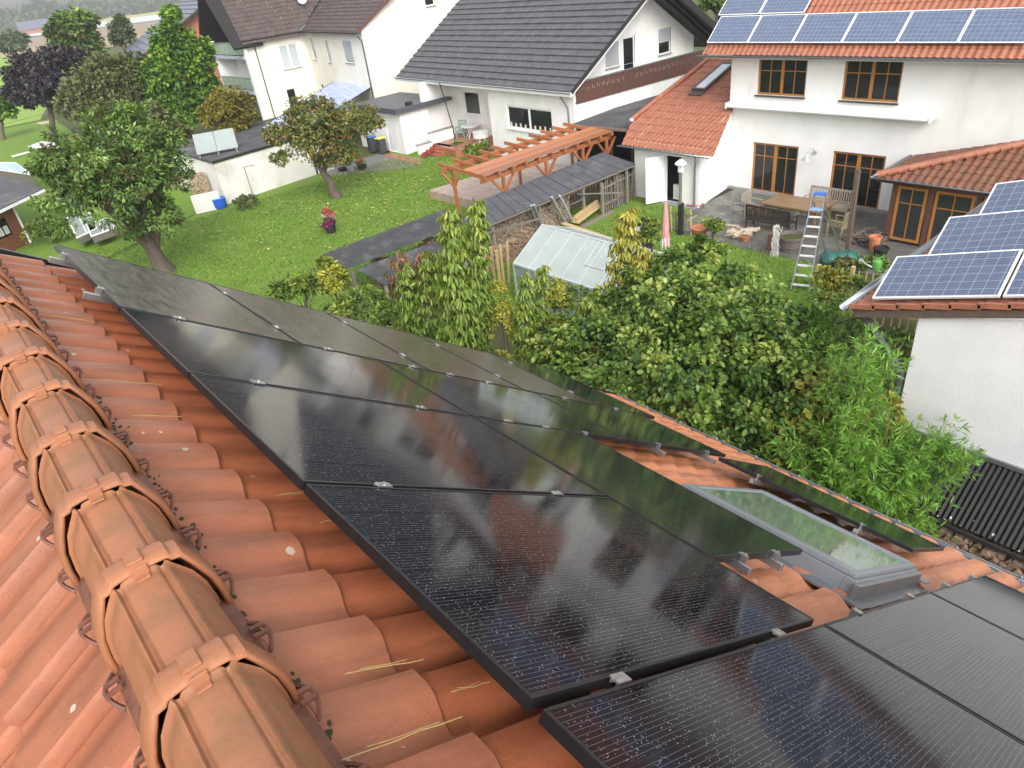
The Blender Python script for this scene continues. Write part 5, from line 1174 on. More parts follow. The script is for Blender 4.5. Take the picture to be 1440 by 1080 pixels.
b=M();b.beam(tp-sd*.18,tp+sd*.18,.22,.05);b.build('top_tray',mk('blue_plastic',(.05,.16,.55),(.04,.12,.45),rough=.4),sl1)
# tub, twigs, bag, pots
tu=thing('wooden_tub','round weathered half-barrel planter with iron hoops on the patio edge','tub',at(1112,350,0))
p=V(tu.location);b=M()
for k in range(22):
    a=6.2832*k/22;c0=p+V((.40*math.cos(a),.40*math.sin(a),.02));c1=p+V((.46*math.cos(a),.46*math.sin(a),.52));b.beam(c0,c1,.125,.03,V((math.cos(a),math.sin(a),0)))
b.build('staves',GREYW,tu);b=M()
for z,r in ((.12,.435),(.40,.465)): b.path([p+V((r*math.cos(6.2832*k/20),r*math.sin(6.2832*k/20),z)) for k in range(21)],.014,5)
b.build('hoop',BLACKW,tu);b=M();b.lathe(p,[(.01,.38),(.42,.40)],n=18);b.build('soil',GARD,tu)
b=M();c0=at(1089,360,0)
for k in range(34):
    a=random.uniform(0,6.28);r=random.uniform(0,.16);q=c0+V((r*math.cos(a),r*math.sin(a),0));pts=[q]
    for j in range(7): pts.append(q+V((random.uniform(-.06,.06),random.uniform(-.06,.06),(j+1)*.155)))
    b.path(pts,.011,5)
tag(b.build('white_twig_bundle',mk('white_twig',(.7,.69,.67),(.55,.54,.52),rough=.6)),'bundle of white painted curly twigs standing beside the wooden tub','decoration')
b=M();c0=at(1174,372,0)
for k in range(3): b.ball(c0+V((-.12+.2*k,.15-.22*k,.2)),.3,14,8,sq=(1,1,.85),jit=.12)
tag(b.build('green_tarp_bag',mk('dark_green_tarp',(.025,.13,.10),(.018,.09,.075),rough=.4,scale=5,bump=.6,bs=12,bd=.05),smooth=True),'crumpled dark green garden bag at the foot of the timber post','bag')
TERA=mk('terracotta_pot',(.52,.20,.10),(.42,.15,.075),rough=.8,scale=9)
def pot(label,p,r,h,mat=TERA,name='flower_pot',plant=None,group=None,cat='flower pot'):
    p=V(p);t=thing(name,label,cat,p,group=group);b=M();b.lathe(p,[(r*.68,0),(r*.95,h*.85),(r*1.05,h*.86),(r*1.05,h),(r*.9,h),(r*.85,h*.85)],n=14);b.build('pot',mat,t,smooth=True);return t
pot('wide terracotta bowl at the left corner of the patio',at(984,330,0),.33,.30)
pot('stacked terracotta pots near the conservatory door',at(1228,352,0),.2,.5)
pot('dark plastic bucket in front of the conservatory post',at(1237,362,0),.24,.35,BLACKW,'bucket',cat='bucket')
pot('small terracotta pot among the firewood on the patio',at(1048,338,0),.2,.2)
wc=thing('watering_can','lime green and grey watering can on the patio by the conservatory','watering can',at(1232,378,0))
p=V(wc.location);GRN=mk('lime_plastic',(.13,.36,.07),(.10,.30,.06),rough=.4);b=M();b.lathe(p,[(.14,0),(.16,.05),(.15,.26),(.08,.32)],n=14);b.build('body',GRN,wc,smooth=True)
b=M();b.path([p+V((-.12,.1,.08)),p+V((-.3,.22,.22)),p+V((-.42,.3,.36))],[.035,.025,.03],8);b.tube(p+V((-.42,.3,.34)),p+V((-.47,.34,.40)),.03,.07,10);b.build('spout',mk('grey_plastic',(.45,.48,.5),(.4,.42,.45),rough=.4),wc);b=M();b.path([p+V((.12,-.05,.1)),p+V((.27,-.1,.22)),p+V((.2,-.08,.38)),p+V((0,0,.34))],.018,6);b.build('handle',GRN,wc)
def loghead(label,c,n,seed,mats,spread=.45):
    rd=random.Random(seed);b=M()
    for k in range(n):
        q=V(c)+V((rd.uniform(-spread,spread),rd.uniform(-spread,spread),rd.uniform(.04,.25)));a=rd.uniform(0,3.14);l=rd.uniform(.15,.3);b.tube(q-V((math.cos(a)*l,math.sin(a)*l,rd.uniform(-.05,.05))),q+V((math.cos(a)*l,math.sin(a)*l,0)),rd.uniform(.03,.07),n=6)
    tag(b.build('log_heap',mats),label,'logs',kind='stuff')
loghead('small heap of sawn logs and pale stones on the patio beside the dark bench',at(1040,332,0),26,5,mk('pale_log',(.50,.42,.32),(.34,.26,.19),rough=.85,scale=6))
loghead('heap of dark branches and roots beside the conservatory corner',at(1222,340,0),34,6,mk('dark_branch',(.13,.10,.085),(.08,.06,.05),rough=.9,scale=6),.5)
b=M();c=at(1078,352,0);b.prism([c+V((0,0,0)),c+V((.1,-.35,0)),c+V((.12,-.3,.62)),c+V((.02,.02,.55))],V((.12,.03,0)));tag(b.build('rusty_metal_sheet',mk('rust_brown',(.16,.07,.045),(.11,.05,.035),rough=.8,scale=8)),'upright rusty brown metal sheet behind the log heap','metal sheet')
b=M();b.path([at(978+10*math.cos(k*.9)*1.2,287+2.6*math.sin(k*.9),.03+.004*k) for k in range(26)],.014,5);tag(b.build('garden_hose',mk('red_hose',(.45,.05,.06),(.38,.04,.05),rough=.5)),'coiled red garden hose on the ground by the annex wall','hose')
board('pair of pale metal strips lying on the patio near the trellis',at(966,312,.02),at(980,303,.02),.12,.03,ALU,'metal strip','metal_strip')
he=thing('oil_radiator','white ribbed oil radiator standing inside the open annex door','radiator',(24.25,18.4,.06));b=M()
for k in range(8): b.bb((24.2+.0,18.14+.062*k,.12),(24.38,18.18+.062*k,.68))
b.build('ribs',PLASTW,he);b=M();b.bb((24.2,18.1,.06),(24.38,18.62,.12));b.build('base',PLASTW,he)
# ================= house-side patio set on the terrace =================
PLW=mk('white_garden_plastic',(.72,.73,.72),(.62,.63,.62),rough=.4)
def rtable(label,c,r,h,skirt=0):
    t=thing('round_table',label,'table',c);c=V(c);b=M();b.lathe(c,[(r*.98,h-.03),(r,h-.015),(r*.98,h)],n=20);b.build('tabletop',PLW,t)
    if skirt:
        b=M()
        for k in range(24): a=6.2832*k/24;b.beam(c+V((r*.95*math.cos(a),r*.95*math.sin(a),h-.04)),c+V((r*.93*math.cos(a),r*.93*math.sin(a),h-.34)),.10,.012,V((math.cos(a),math.sin(a),0)))
        b.build('slatted_skirt',PLW,t)
    for k in range(4): a=6.2832*k/4+.4;b=M();b.path([c+V((.12*math.cos(a),.12*math.sin(a),h-.05)),c+V((.15*math.cos(a),.15*math.sin(a),h*.45)),c+V((.42*math.cos(a),.42*math.sin(a),0))],.03,6);b.build('leg',PLW,t)
rtable('oval white garden table at the back of the raised terrace',at(664,193,.4),.62,.72)
rtable('round white slatted garden table in front, at the corner of the room wall',at(678,202,.4),.5,.72,1)
def pchair(label,c,face,mat): return seat(label,c,.52,face,mat,'plastic_chair','chair','plastic chairs on the raised terrace',hb_=.95)
pchair('green folding armchair beside the drain pipe on the raised terrace',at(650,193,.4),R_(-60),mk('pale_green_plastic',(.22,.36,.32),(.18,.30,.27),rough=.5))
pchair('white armchair at the back wall of the raised terrace',at(661,181,.4),R_(-90),PLW)
pchair('dark chair right of the white armchair against the back wall',at(676,184,.4),R_(-90),TEAKD)
b=M();b.tube(at(656,197,.4),at(651,188,.4)+V((0,0,0)),.01);o=None
# bins
def bin_(label,c,mat,lid,group='wheeled bins by the porch'):
    t=thing('wheeled_bin',label,'bin',c,group=group);c=V(c);b=M();b.prism([c+V((-.24,-.24,.06)),c+V((.24,-.24,.06)),c+V((.24,.24,.06)),c+V((-.24,.24,.06))],(0,0,.88));b.build('body',mat,t,bev=.03)
    b=M();b.bb(c+V((-.29,-.28,.94)),c+V((.29,.28,1.0)));b.build('lid',lid,t,bev=.02)
    for s in (-1,1): b=M();b.tube(c+V((.22,s*.24,.1)),c+V((.22,s*.30,.1)),.1,n=12);b.build('wheel',BLACKW,t)
AN=mk('anthracite_plastic',(.05,.055,.06),(.04,.045,.05),rough=.5)
bin_('dark wheeled bin with yellow lid beside the white porch door',at(539,216,0),AN,mk('yellow_lid',(.75,.68,.12),(.65,.58,.1),rough=.5))
bin_('dark wheeled bin with blue lid left of the yellow-lidded one',at(526,214,0),AN,mk('blue_lid',(.06,.16,.42),(.05,.12,.36),rough=.5))
bin_('green wheeled bin behind the leafy apple tree',at(487,218,0),mk('bin_green',(.04,.22,.12),(.03,.17,.09),rough=.5),mk('bin_green2',(.05,.25,.13),(.04,.2,.1),rough=.5))
# blue bin at garage, clothes pole
b=M();c=at(311,292,0);b.lathe(c,[(.3,0),(.36,.1),(.38,.5),(.4,.52),(.36,.54)],n=16);tag(b.build('blue_tub',mk('bright_blue_plastic',(.03,.13,.62),(.02,.1,.5),rough=.35),smooth=True),'bright blue plastic tub at the corner of the white garage','tub')
b=M();c=at(357,279,0);b.tube(c,c+V((0,0,1.75)),.025,n=8);b.beam(c+V((-.1,0,1.75)),c+V((.5,-.2,1.72)),.03,.03);tag(b.build('clothes_pole',ALU),'thin grey clothes-line pole in front of the white garage wall','pole')
# ================= left garden =================
su=thing('summer_house','brown wooden summer house with black felt roof at the left edge','shed',(2,45,0))
SB=mk('brown_stained_planks',(.24,.095,.045),(.17,.06,.03),rough=.6,scale=2,stretch=(1,1,9),world=True)
A2=at(62,266,2.3);B2_=at(-70,330,2.1);C2_=at(-70,228,2.5)
ed2=(B2_-A2);ed2.z=0;ed2.normalize();nb=V((ed2.y,-ed2.x,0));nb=nb if nb.dot(C2_-A2)>0 else -nb
c0=at(42,341,0);b=M();z=0
while z<2.05:
    b.beam(c0+V((0,0,z+.06)),c0+ed2*5+V((0,0,z+.06)),.05,.115);b.beam(c0+V((0,0,z+.06)),c0+nb*2.6+V((0,0,z+.06)),.05,.115);z+=.12
b.build('wall',SB,su)
b=M();b.beam(c0-nb*.04,c0-nb*.04+V((0,0,2.1)),.1,.1);b.beam(A2-V((0,0,.05)),B2_-V((0,0,.05)),.05,.13);b.build('corner_trim',PLASTW,su)
b=M();b.prism([A2,B2_,C2_],(0,0,.07));b.build('roof',BITU,su)
fsu=Fr(c0,(ed2.x,ed2.y),-nb);b=M();b.quad(fsu.p(.75,.75,.04),fsu.p(2.2,.75,.04),fsu.p(2.2,1.6,.04),fsu.p(.75,1.6,.04));b.build('window',PANE,su)
b=M()
for k in range(3): b.quad(*[fsu.p(.85+.36*k+dx,.85+dz,.05) for dx,dz in ((0,0),(.28,0),(.28,.4),(0,.4))])
b.build('window_curtain',PLW,su)
b=M()
for k in range(2):
    p=at(68+14*k,300,0);b.beam(p,at(62+14*k,277,1.0),.05,.05);b.beam(at(62+14*k,277,1.0),at(74+14*k,271,1.0),.05,.05);b.beam(at(74+14*k,271,1.0),at(80+14*k,294,0),.05,.05)
tag(b.build('leaning_frames',GREYW),'grey empty frames leaning beside the summer house roof corner','frame')
def coldframe(label,pts,z0,z1,gmat,fm=PLASTW,name='cold_frame'):
    pts=[V(p) for p in pts];c=sum(pts,V())/4;t=thing(name,label,'cold frame',V((c.x,c.y,0)))
    b=M()
    for i in range(4): b.beam(pts[i]+V((0,0,z1)),pts[(i+1)%4]+V((0,0,z1)),.07,.06)
    b.beam(pts[0].lerp(pts[1],.5)+V((0,0,z1)),pts[3].lerp(pts[2],.5)+V((0,0,z1)),.05,.05);b.build('frame',fm,t)
    b=M();b.prism([p+V((0,0,z1-.02)) for p in pts],(0,0,.012));b.build('glass',gmat,t);b=M()
    for i in range(4): b.quad(pts[i],pts[(i+1)%4],pts[(i+1)%4]+V((0,0,z1-.03)),pts[i]+V((0,0,z1-.03)))
    b.build('side_board',GREYW,t)
DG=glassmat('dull_green_glass',(.035,.06,.04),.1)
coldframe('white-framed cold frame nearest the summer house, on the soil',[at(98,315,.3),at(129,308,.3),at(140,331,.3),at(113,344,.3)],0,.35,DG)
coldframe('second white-framed cold frame, standing against the lawn edge',[at(126,325,.3),at(158,315,.3),at(166,330,.3),at(133,342,.3)],0,.35,DG)
coldframe('pale blue-green glass frame behind the summer house roof',[at(-25,240,.6),at(28,242,.6),at(52,260,.6),at(5,252,.6)],0,.65,mk('aqua_glass',(.25,.42,.46),(.2,.36,.4),rough=.2,scale=2))
tg=M();c=at(92,300,0);c2=at(118,294,0);tg.prism([c,c2,c2+V((.4,1.1,0)),c+V((.4,1.1,0))],(0,0,1.25));tag(tg.build('water_tank',mk('teal_tarp',(.035,.17,.17),(.03,.13,.13),rough=.5,scale=3,bump=.3,bs=5,bd=.05),bev=.05),'tall teal tarpaulin-covered box beside the big garden tree','covered box')
pv_=thing('white_pavilion','white-roofed garden pavilion beyond the big tree at the left','pavilion',at(62,222,0));p=V(pv_.location)
b=M();qq=[at(40,207,1.9),at(60,200,1.9),at(95,205,1.9),at(80,214,1.9)];b.prism(qq,(0,0,.08));b.build('roof',PLW,pv_)
for q in qq: b=M();b.beam(V((q.x,q.y,0)),V((q.x,q.y,1.9)),.08,.08);b.build('post',GREYW,pv_)
board('long white plank lying on the left lawn beside the pavilion',at(17,220,.15),at(44,213,.15),.22,.12,PLW)
sheet('flower_bed',[at(-20,258),at(52,233),at(60,236),at(-20,266)],.0,GARD)
sheet('sand_patch',[at(50,173),at(75,169),at(82,170),at(58,175)],.002,mk('sand',(.5,.42,.3),(.45,.37,.26),rough=.9,scale=2))
b=M();b.beam(at(-15,180,.4),at(100,150,.4),.05,.06);tag(b.build('pasture_rail',GREYW),'thin dark rail along the far edge of the left lawn','rail')
lw=M();a=at(276,300,0);c=at(314,292,0);lw.beam(V((a.x,a.y,.45)),V((c.x,c.y,.45)),.2,.95);tag(lw.build('low_white_wall',WBRICK),'low white garden wall left of the blue tub','wall')
pile('heap of brushwood and pale junk on the low wall beside the garage',11.0,11.9,41.0,1.6,21,mat=mk('pale_straw_logs',(.42,.34,.22),(.3,.22,.14),rough=.9,scale=5))
# ================= vegetation =================
def leafmesh(name,mat,P,T,Nn,l,w,rnd,parent=None,simple=False,fold=.25,curl=.15):
    n=len(P);l=np.broadcast_to(l,(n,))[:,None];w=np.broadcast_to(w,(n,))[:,None]
    T=T/np.linalg.norm(T,axis=1,keepdims=True);Sd=np.cross(T,Nn);Sd/=np.linalg.norm(Sd,axis=1,keepdims=True)+1e-9;Nn=np.cross(Sd,T)
    if simple:
        v=np.stack([P,P+T*l*.5+Sd*w*.5+Nn*w*fold*.6,P+T*l-Nn*l*curl,P+T*l*.5-Sd*w*.5+Nn*w*fold*.6],1).reshape(-1,3);f=np.arange(4*n).reshape(-1,4);k=1
    else:
        v=np.stack([P,P+T*l*.3+Sd*w*.42+Nn*w*fold,P+T*l*.68+Sd*w*.42+Nn*(w*fold-l*curl*.4),P+T*l-Nn*l*curl,P+T*l*.68-Sd*w*.42+Nn*(w*fold-l*curl*.4),P+T*l*.3-Sd*w*.42+Nn*w*fold],1).reshape(-1,3)
        i=np.arange(n)[:,None]*6;f=np.concatenate([i+np.array([[0,1,2,3]]),i+np.array([[0,3,4,5]])],1).reshape(-1,4);k=2
    me=bpy.data.meshes.new(name);nv=len(v);nf=len(f)
    me.vertices.add(nv);me.vertices.foreach_set('co',v.astype(np.float32).ravel());me.loops.add(nf*4);me.loops.foreach_set('vertex_index',f.astype(np.int32).ravel())
    me.polygons.add(nf);me.polygons.foreach_set('loop_start',np.arange(0,nf*4,4,dtype=np.int32));me.update(calc_edges=True)
    at_=me.attributes.new('rnd','FLOAT','FACE');at_.data.foreach_set('value',np.repeat(np.clip(rnd,0,1),k).astype(np.float32))
    me.materials.append(mat);o=bpy.data.objects.new(name,me);COL.objects.link(o)
    if parent is not None: o.parent=parent
    return o
def unit(n): v=rng.normal(size=(n,3));return v/np.linalg.norm(v,axis=1,keepdims=True)
def crown(blobs,n,size,asp=.6,clr=.32,droop=.3,shell=(.6,1.05),cl_n=None,spread=.5,updir=.6):
    """leaves gathered in clumps over a set of ellipsoids; returns arrays and the clump centres"""
    vol=np.array([np.prod(b[1])**(2/3) for b in blobs]);vol/=vol.sum();P=[];T=[];Nn=[];R=[];CC=[]
    for (c,r),q in zip(blobs,vol):
        c=np.array(c,float);r=np.array(r,float);m=int(n*q);nc=max(4,int((cl_n or n/45)*q))
        d=unit(nc);d[:,2]=np.where(d[:,2]<-.35,-d[:,2]*.6,d[:,2]);rad=rng.uniform(shell[0],shell[1],nc)[:,None];cc=c+d*rad*r;CC.append(cc)
        k=rng.integers(0,nc,m);cs=clr*r.mean()*rng.uniform(.5,1.2,nc)[k][:,None]
        off=unit(m)*np.cbrt(rng.uniform(.15,1,m))[:,None]*cs;off[:,2]*=.75;p=cc[k]+off
        out=(p-c)/r;out/=np.linalg.norm(out,axis=1,keepdims=True)+1e-6
        loc=off/(np.linalg.norm(off,axis=1,keepdims=True)+1e-6)
        nn=out*.5+loc*.5+np.array([0,0,updir])+unit(m)*spread;tt=loc*.8+out*.3+unit(m)*.5;tt[:,2]-=droop
        P.append(p);T.append(tt);Nn.append(nn);R.append(np.clip(rng.normal(.47,.17,m)+(rng.random(nc)[k]-.5)*.7+.12*loc[:,2],0,1))
    return np.concatenate(P),np.concatenate(T),np.concatenate(Nn),np.concatenate(R),np.concatenate(CC)
BARKM=mk('tree_bark',(.13,.10,.075),(.07,.055,.045),rough=.95,scale=6,stretch=(1,1,.25),bump=.6,bs=14)
def trunk(par,base,top,r,CC,nb=9,bend=.15,name='trunk'):
    b=M();base=V(base);top=V(top);n=6;pts=[base.lerp(top,i/n)+V((random.uniform(-1,1),random.uniform(-1,1),0))*bend*(0 if i in(0,) else .5) for i in range(n+1)]
    b.path(pts,[r*1.25]+[r*(1-.45*i/n) for i in range(1,n+1)],9)
    idx=rng.choice(len(CC),min(nb,len(CC)),replace=False)
    for i in idx:
        e=V(CC[i]);s=pts[random.choice((n-3,n-2,n-1,n))];m1=s.lerp(e,.4)+V((0,0,(e-s).length*.12));m2=s.lerp(e,.75)+V((0,0,(e-s).length*.08));rr=r*.42;b.path([s,m1,m2,e],[rr,rr*.7,rr*.4,rr*.15],6)
    b.build(name,BARKM,par,smooth=True)
def pb(x,y,D,rx,ry,rz=None):            # an ellipsoid of foliage from its place and size in the photograph
    c=away(x,y,D);d=(c-V((0,0,H))).length;k=.86;return (tuple(c),(k*rx*d/F,k*rx*d/F,k*ry*d/F))
def tree(label,cat,name,base,blobs,n,size,mat,group=None,asp=.6,simple=True,tr=.15,tt=None,nbr=9,**k):
    base=V(base);t=thing(name,label,cat,base,group=group);o=np.array(base)
    P,T,Nn,R,CC=crown(blobs,n,size,asp,**k);sz=size*rng.uniform(.7,1.25,len(P))
    leafmesh('crown',mat,P-o,T,Nn,sz,sz*asp,R,t,simple=simple)
    c=np.mean([b[0] for b in blobs],axis=0)
    if tr: trunk(t,base,tt or (c[0]*.8+base.x*.2,c[1]*.8+base.y*.2,base.z+(c[2]-base.z)*.8),tr,CC,nb=nbr)
    return t
LG=leafmat('mid_green_leaves',[(.13,.09,.04),(.055,.10,.025),(.10,.18,.04),(.18,.29,.06),(.32,.42,.13)])
LA=leafmat('apple_leaves',[(0.290,0.145,0.043),(0.087,0.109,0.029),(0.123,0.160,0.043),(0.203,0.225,0.058),(0.377,0.319,0.102)])
LD=leafmat('copper_leaves',[(0.017,0.014,0.020),(0.029,0.023,0.032),(0.046,0.036,0.046),(0.072,0.055,0.065)],trans=.1)
LO=leafmat('olive_leaves',[(0.065,0.072,0.029),(0.102,0.123,0.043),(0.145,0.174,0.065),(0.217,0.239,0.094)])
LB=leafmat('bright_green_leaves',[(0.029,0.065,0.014),(0.072,0.160,0.023),(0.145,0.275,0.032),(0.261,0.420,0.051)])
LY=leafmat('yellow_brown_leaves',[(0.072,0.072,0.017),(0.145,0.138,0.026),(0.246,0.203,0.032),(0.348,0.275,0.043)])
LF=leafmat('far_tree_leaves',[(0.043,0.072,0.036),(0.065,0.102,0.043),(0.094,0.138,0.058),(0.131,0.174,0.072)])
LH=leafmat('hazel_leaves',[(.035,.075,.018),(.07,.135,.024),(.125,.21,.036),(.22,.31,.06),(.40,.44,.12)],rough=.38)
LHY=leafmat('yellowing_hazel_leaves',[(0.102,0.123,0.022),(0.189,0.210,0.036),(0.290,0.290,0.051),(0.464,0.392,0.072)],rough=.4)
LBM=leafmat('bamboo_leaves',[(0.058,0.131,0.026),(0.116,0.246,0.041),(0.203,0.392,0.058),(0.348,0.551,0.102)],rough=.35,trans=.35)
LC=leafmat('cherry_leaves',[(0.051,0.087,0.019),(0.102,0.174,0.029),(0.174,0.261,0.041),(0.290,0.362,0.065),(0.478,0.478,0.145)],rough=.33)
LCY=leafmat('yellow_cherry_leaves',[(0.131,0.160,0.029),(0.275,0.290,0.051),(0.464,0.435,0.080),(0.609,0.435,0.145)],rough=.35)
LRB=leafmat('reddish_cherry_leaves',[(0.072,0.072,0.029),(0.131,0.102,0.043),(0.290,0.160,0.072),(0.551,0.290,0.174)],rough=.4)
LSH=leafmat('shrub_leaves',[(0.043,0.080,0.022),(0.102,0.160,0.029),(0.189,0.261,0.043),(0.348,0.406,0.072)])
LYG=leafmat('golden_shrub_leaves',[(.10,.14,.02),(.22,.26,.03),(.40,.40,.06),(.55,.50,.12)])
tree('broad leafy tree with thick gnarled trunk right beyond the far end of the black panels','tree','garden_tree',(6.24,31.67,0),[pb(112,232,31,52,48),pb(180,215,33,66,55),pb(236,252,32,40,52),pb(150,285,31,66,50),pb(212,312,31.5,40,42),pb(92,272,31,36,40),pb(165,172,33,38,22),pb(238,200,33,26,24),pb(180,262,31,60,50)],21000,.20,LG,tr=.40,tt=(5.9,31.5,1.7),clr=.21,simple=True,asp=.40,droop=.3,nbr=16,cl_n=330)
tree('round apple tree with yellowing leaves and dark leaning trunk on the lawn','tree','apple_tree',(16.2,34.4,0),[pb(398,192,38,26,26),pb(440,163,38,36,26),pb(492,178,38,38,30),pb(450,200,38,46,28),pb(516,172,38,20,24),pb(394,222,37,16,12),pb(470,222,38,34,14)],15000,.17,LA,tr=.25,tt=(15.75,34.55,1.9),clr=.33,asp=.6)
tree('dark purple copper beech beyond the lawn at the upper left','tree','copper_beech',away(66,176,78)*1.0-V((0,0,away(66,176,78).z)),[pb(64,110,78,38,36),pb(40,130,78,26,20),pb(86,86,78,22,18),pb(85,122,78,26,32),pb(60,132,78,30,24)],13000,.42,LD,tr=.3)
tree('tall dark green broadleaf tree standing behind the copper beech','tree','broadleaf_tree',V((away(105,95,100).x,away(105,95,100).y,0)),[pb(106,38,100,25,19),pb(114,70,100,25,24),pb(86,54,100,16,18),pb(128,64,100,14,20),pb(100,92,100,24,20)],11000,.5,LG,tr=.3)
tree('olive green bushy tree between the copper beech and the tall bright tree','tree','bushy_tree',V((away(160,190,64).x,away(160,190,64).y,0)),[pb(150,122,64,42,32),pb(182,104,64,26,24),pb(118,150,62,30,26),pb(192,146,62,24,30),pb(158,165,60,38,20)],16000,.32,LO,tr=.25)
tree('tall bright green pyramidal tree in front of the brick house','tree','tall_green_tree',V((away(262,200,60).x,away(262,200,60).y,0)),[pb(244,28,60,12,18),pb(242,62,60,26,26),pb(252,105,60,40,32),pb(276,84,60,24,30),pb(246,150,60,36,32),pb(290,132,60,22,34),pb(268,170,59,24,22)],22000,.32,LB,tr=.25,clr=.26)
tree('rounded yellow-brown fruit tree at the foot of the cream house','tree','fruit_tree',V((away(325,200,50).x,away(325,200,50).y,0)),[pb(322,148,50,28,22),pb(346,164,50,20,18),pb(302,165,50,18,20),pb(325,175,50,26,12)],9000,.2,LY,tr=.16)
tree('low dark olive tree squeezed between the bushy tree and the tall bright tree','tree','bushy_tree',V((away(222,230,52).x,away(222,230,52).y,0)),[pb(218,178,52,24,28),pb(205,205,50,18,20),pb(240,195,52,22,26)],7000,.28,LO,tr=.14)
tree('small lone tree among the far fields beside the slate-blue roof','tree','field_tree',V((away(172,66,130).x,away(172,66,130).y,0)),[pb(170,38,130,13,13),pb(172,54,130,14,14)],1500,.7,LF,tr=.2)
tree('grey-green round bush-like tree at the left edge of the far field','tree','field_tree',V((away(16,75,230).x,away(16,75,230).y,0)),[pb(14,60,230,17,9)],1400,1.3,LF,tr=.3)
tree('dark tree cut off by the left edge, beside the meadow','tree','edge_tree',V((away(-4,178,88).x,away(-4,178,88).y,0)),[pb(-4,152,88,15,20),pb(4,158,88,10,10)],1800,.55,LB,tr=.2)
tree('dark tree seen in the gap above the balcony house and the red roof','tree','edge_tree',V((away(1010,20,60).x,away(1010,20,60).y,0)),[pb(1010,0,60,20,14)],1500,.45,LG,tr=.3)
fx=[(-8,34,18,13,'leftmost'),(20,20,17,16,'second from the left'),(44,30,13,11,'low, in front of the far grey roofs'),(56,10,18,14,'tallest, over the far grey roofs'),(84,14,15,12,'right of the tallest'),(112,6,17,12,'just behind the dark broadleaf tree'),(140,9,16,13,'right of the dark broadleaf tree'),(162,6,15,12,'above the small lone field tree'),(186,4,18,13,'touching the tip of the slate-blue roof, left part'),(212,2,16,11,'above the yellow field strip, right part'),(236,-2,18,12,'behind the top of the tall bright tree'),(262,-6,18,11,'last one before the dark gable')]
for i,(x,y,rx,ry,w_) in enumerate(fx):
    ry*=.62;y+=6;bs=away(x,y+ry+3,900);tree('far tree on the horizon, '+w_,'tree','horizon_tree',(bs.x,bs.y,0),[pb(x,y,900,rx,ry),pb(x+rx*.7,y+3,900,rx*.6,ry*.7),pb(x-rx*.6,y+4,900,rx*.6,ry*.6)],1400,4.6,LF,group='distant trees on the horizon',tr=.5)
b=M()
for dx,dy in ((-420,900),(-200,1050),(0,1100),(200,1080),(400,1040),(650,1000),(900,860),(1200,700)):
    for k in range(26): b.ball((dx+random.uniform(-130,130),dy+random.uniform(-30,60),random.uniform(-2,2)),random.uniform(10,15),9,6,sq=(1.3,1.3,.8),jit=.3)
tag(b.build('far_wood',mk('far_wood_green',(.055,.08,.035),(.03,.05,.022),rough=.95,scale=.2,bump=1,bs=.6,bd=1.)),kind='stuff');bpy.data.objects['far_wood']['label']='hazy dark far wood closing the horizon behind the fields';bpy.data.objects['far_wood']['category']='wood'
fh=thing('far_farmhouse','small far farmhouse with long grey roof among the horizon trees',"house",(away(52,36,640).x,away(52,36,640).y,0))
p=V(fh.location);b=M();b.bb(p+V((-11,-4,0)),p+V((12,4,3)));b.build('wall',T_RED,fh);b=M();b.prism([p+V((-12,-5,3)),p+V((-12,5,3)),p+V((-12,0,8))],(25,0,0));b.build('roof',T_SLATE,fh)
# fleece rows of white hoops at the left horizon are part of the fleece strip
# ---- hazel hedge beyond the gutter ----
def E(c,r): return (c,(r,r,r) if isinstance(r,(int,float)) else r)
tree('big dense hazel bush rising between the gutter and the patio lawn','bush','hazel_bush',(9.2,6.6,0),[E((8.9,6.7,2.9),(1.7,1.6,1.7)),E((8.35,8.2,2.7),(1.25,1.2,1.35)),E((10.3,5.9,2.9),(1.5,1.4,1.45)),E((9.7,5.0,2.5),(1.3,1.2,1.45)),E((8.4,6.0,2.2),(1.0,1.0,1.3)),E((10.5,7.4,3.0),(1.4,1.3,1.35)),E((9.6,8.2,2.9),(1.2,1.2,1.3)),E((7.95,7.2,1.9),(.7,1.1,1.2)),E((11.3,6.4,2.3),(1.1,1.1,1.3)),pb(905,425,12.8,62,50),pb(985,372,13.6,70,34),pb(845,480,12.3,44,46)],46000,.105,LH,asp=.78,simple=False,tr=.09,clr=.17,cl_n=760,spread=.6,updir=.8,droop=.25,shell=(.5,1.12))
tree('yellowing hazel branches at the corner of the white side building','bush','hazel_bush',(9.3,4.1,0),[E((9.45,4.15,2.9),(.75,.7,.75)),E((9.75,3.55,2.8),(.55,.5,.6)),E((8.9,4.3,2.2),(.55,.5,.7))],3600,.125,LHY,asp=.8,simple=False,tr=.05,clr=.34,spread=.5)
tree('small shrub with a few orange-yellow leaves at the foot of the stepladder','bush','small_shrub',at(1158,428,0),[pb(1160,395,19.2,20,22),pb(1155,425,18.5,18,14)],900,.12,LHY,tr=.04,simple=False,asp=.75)
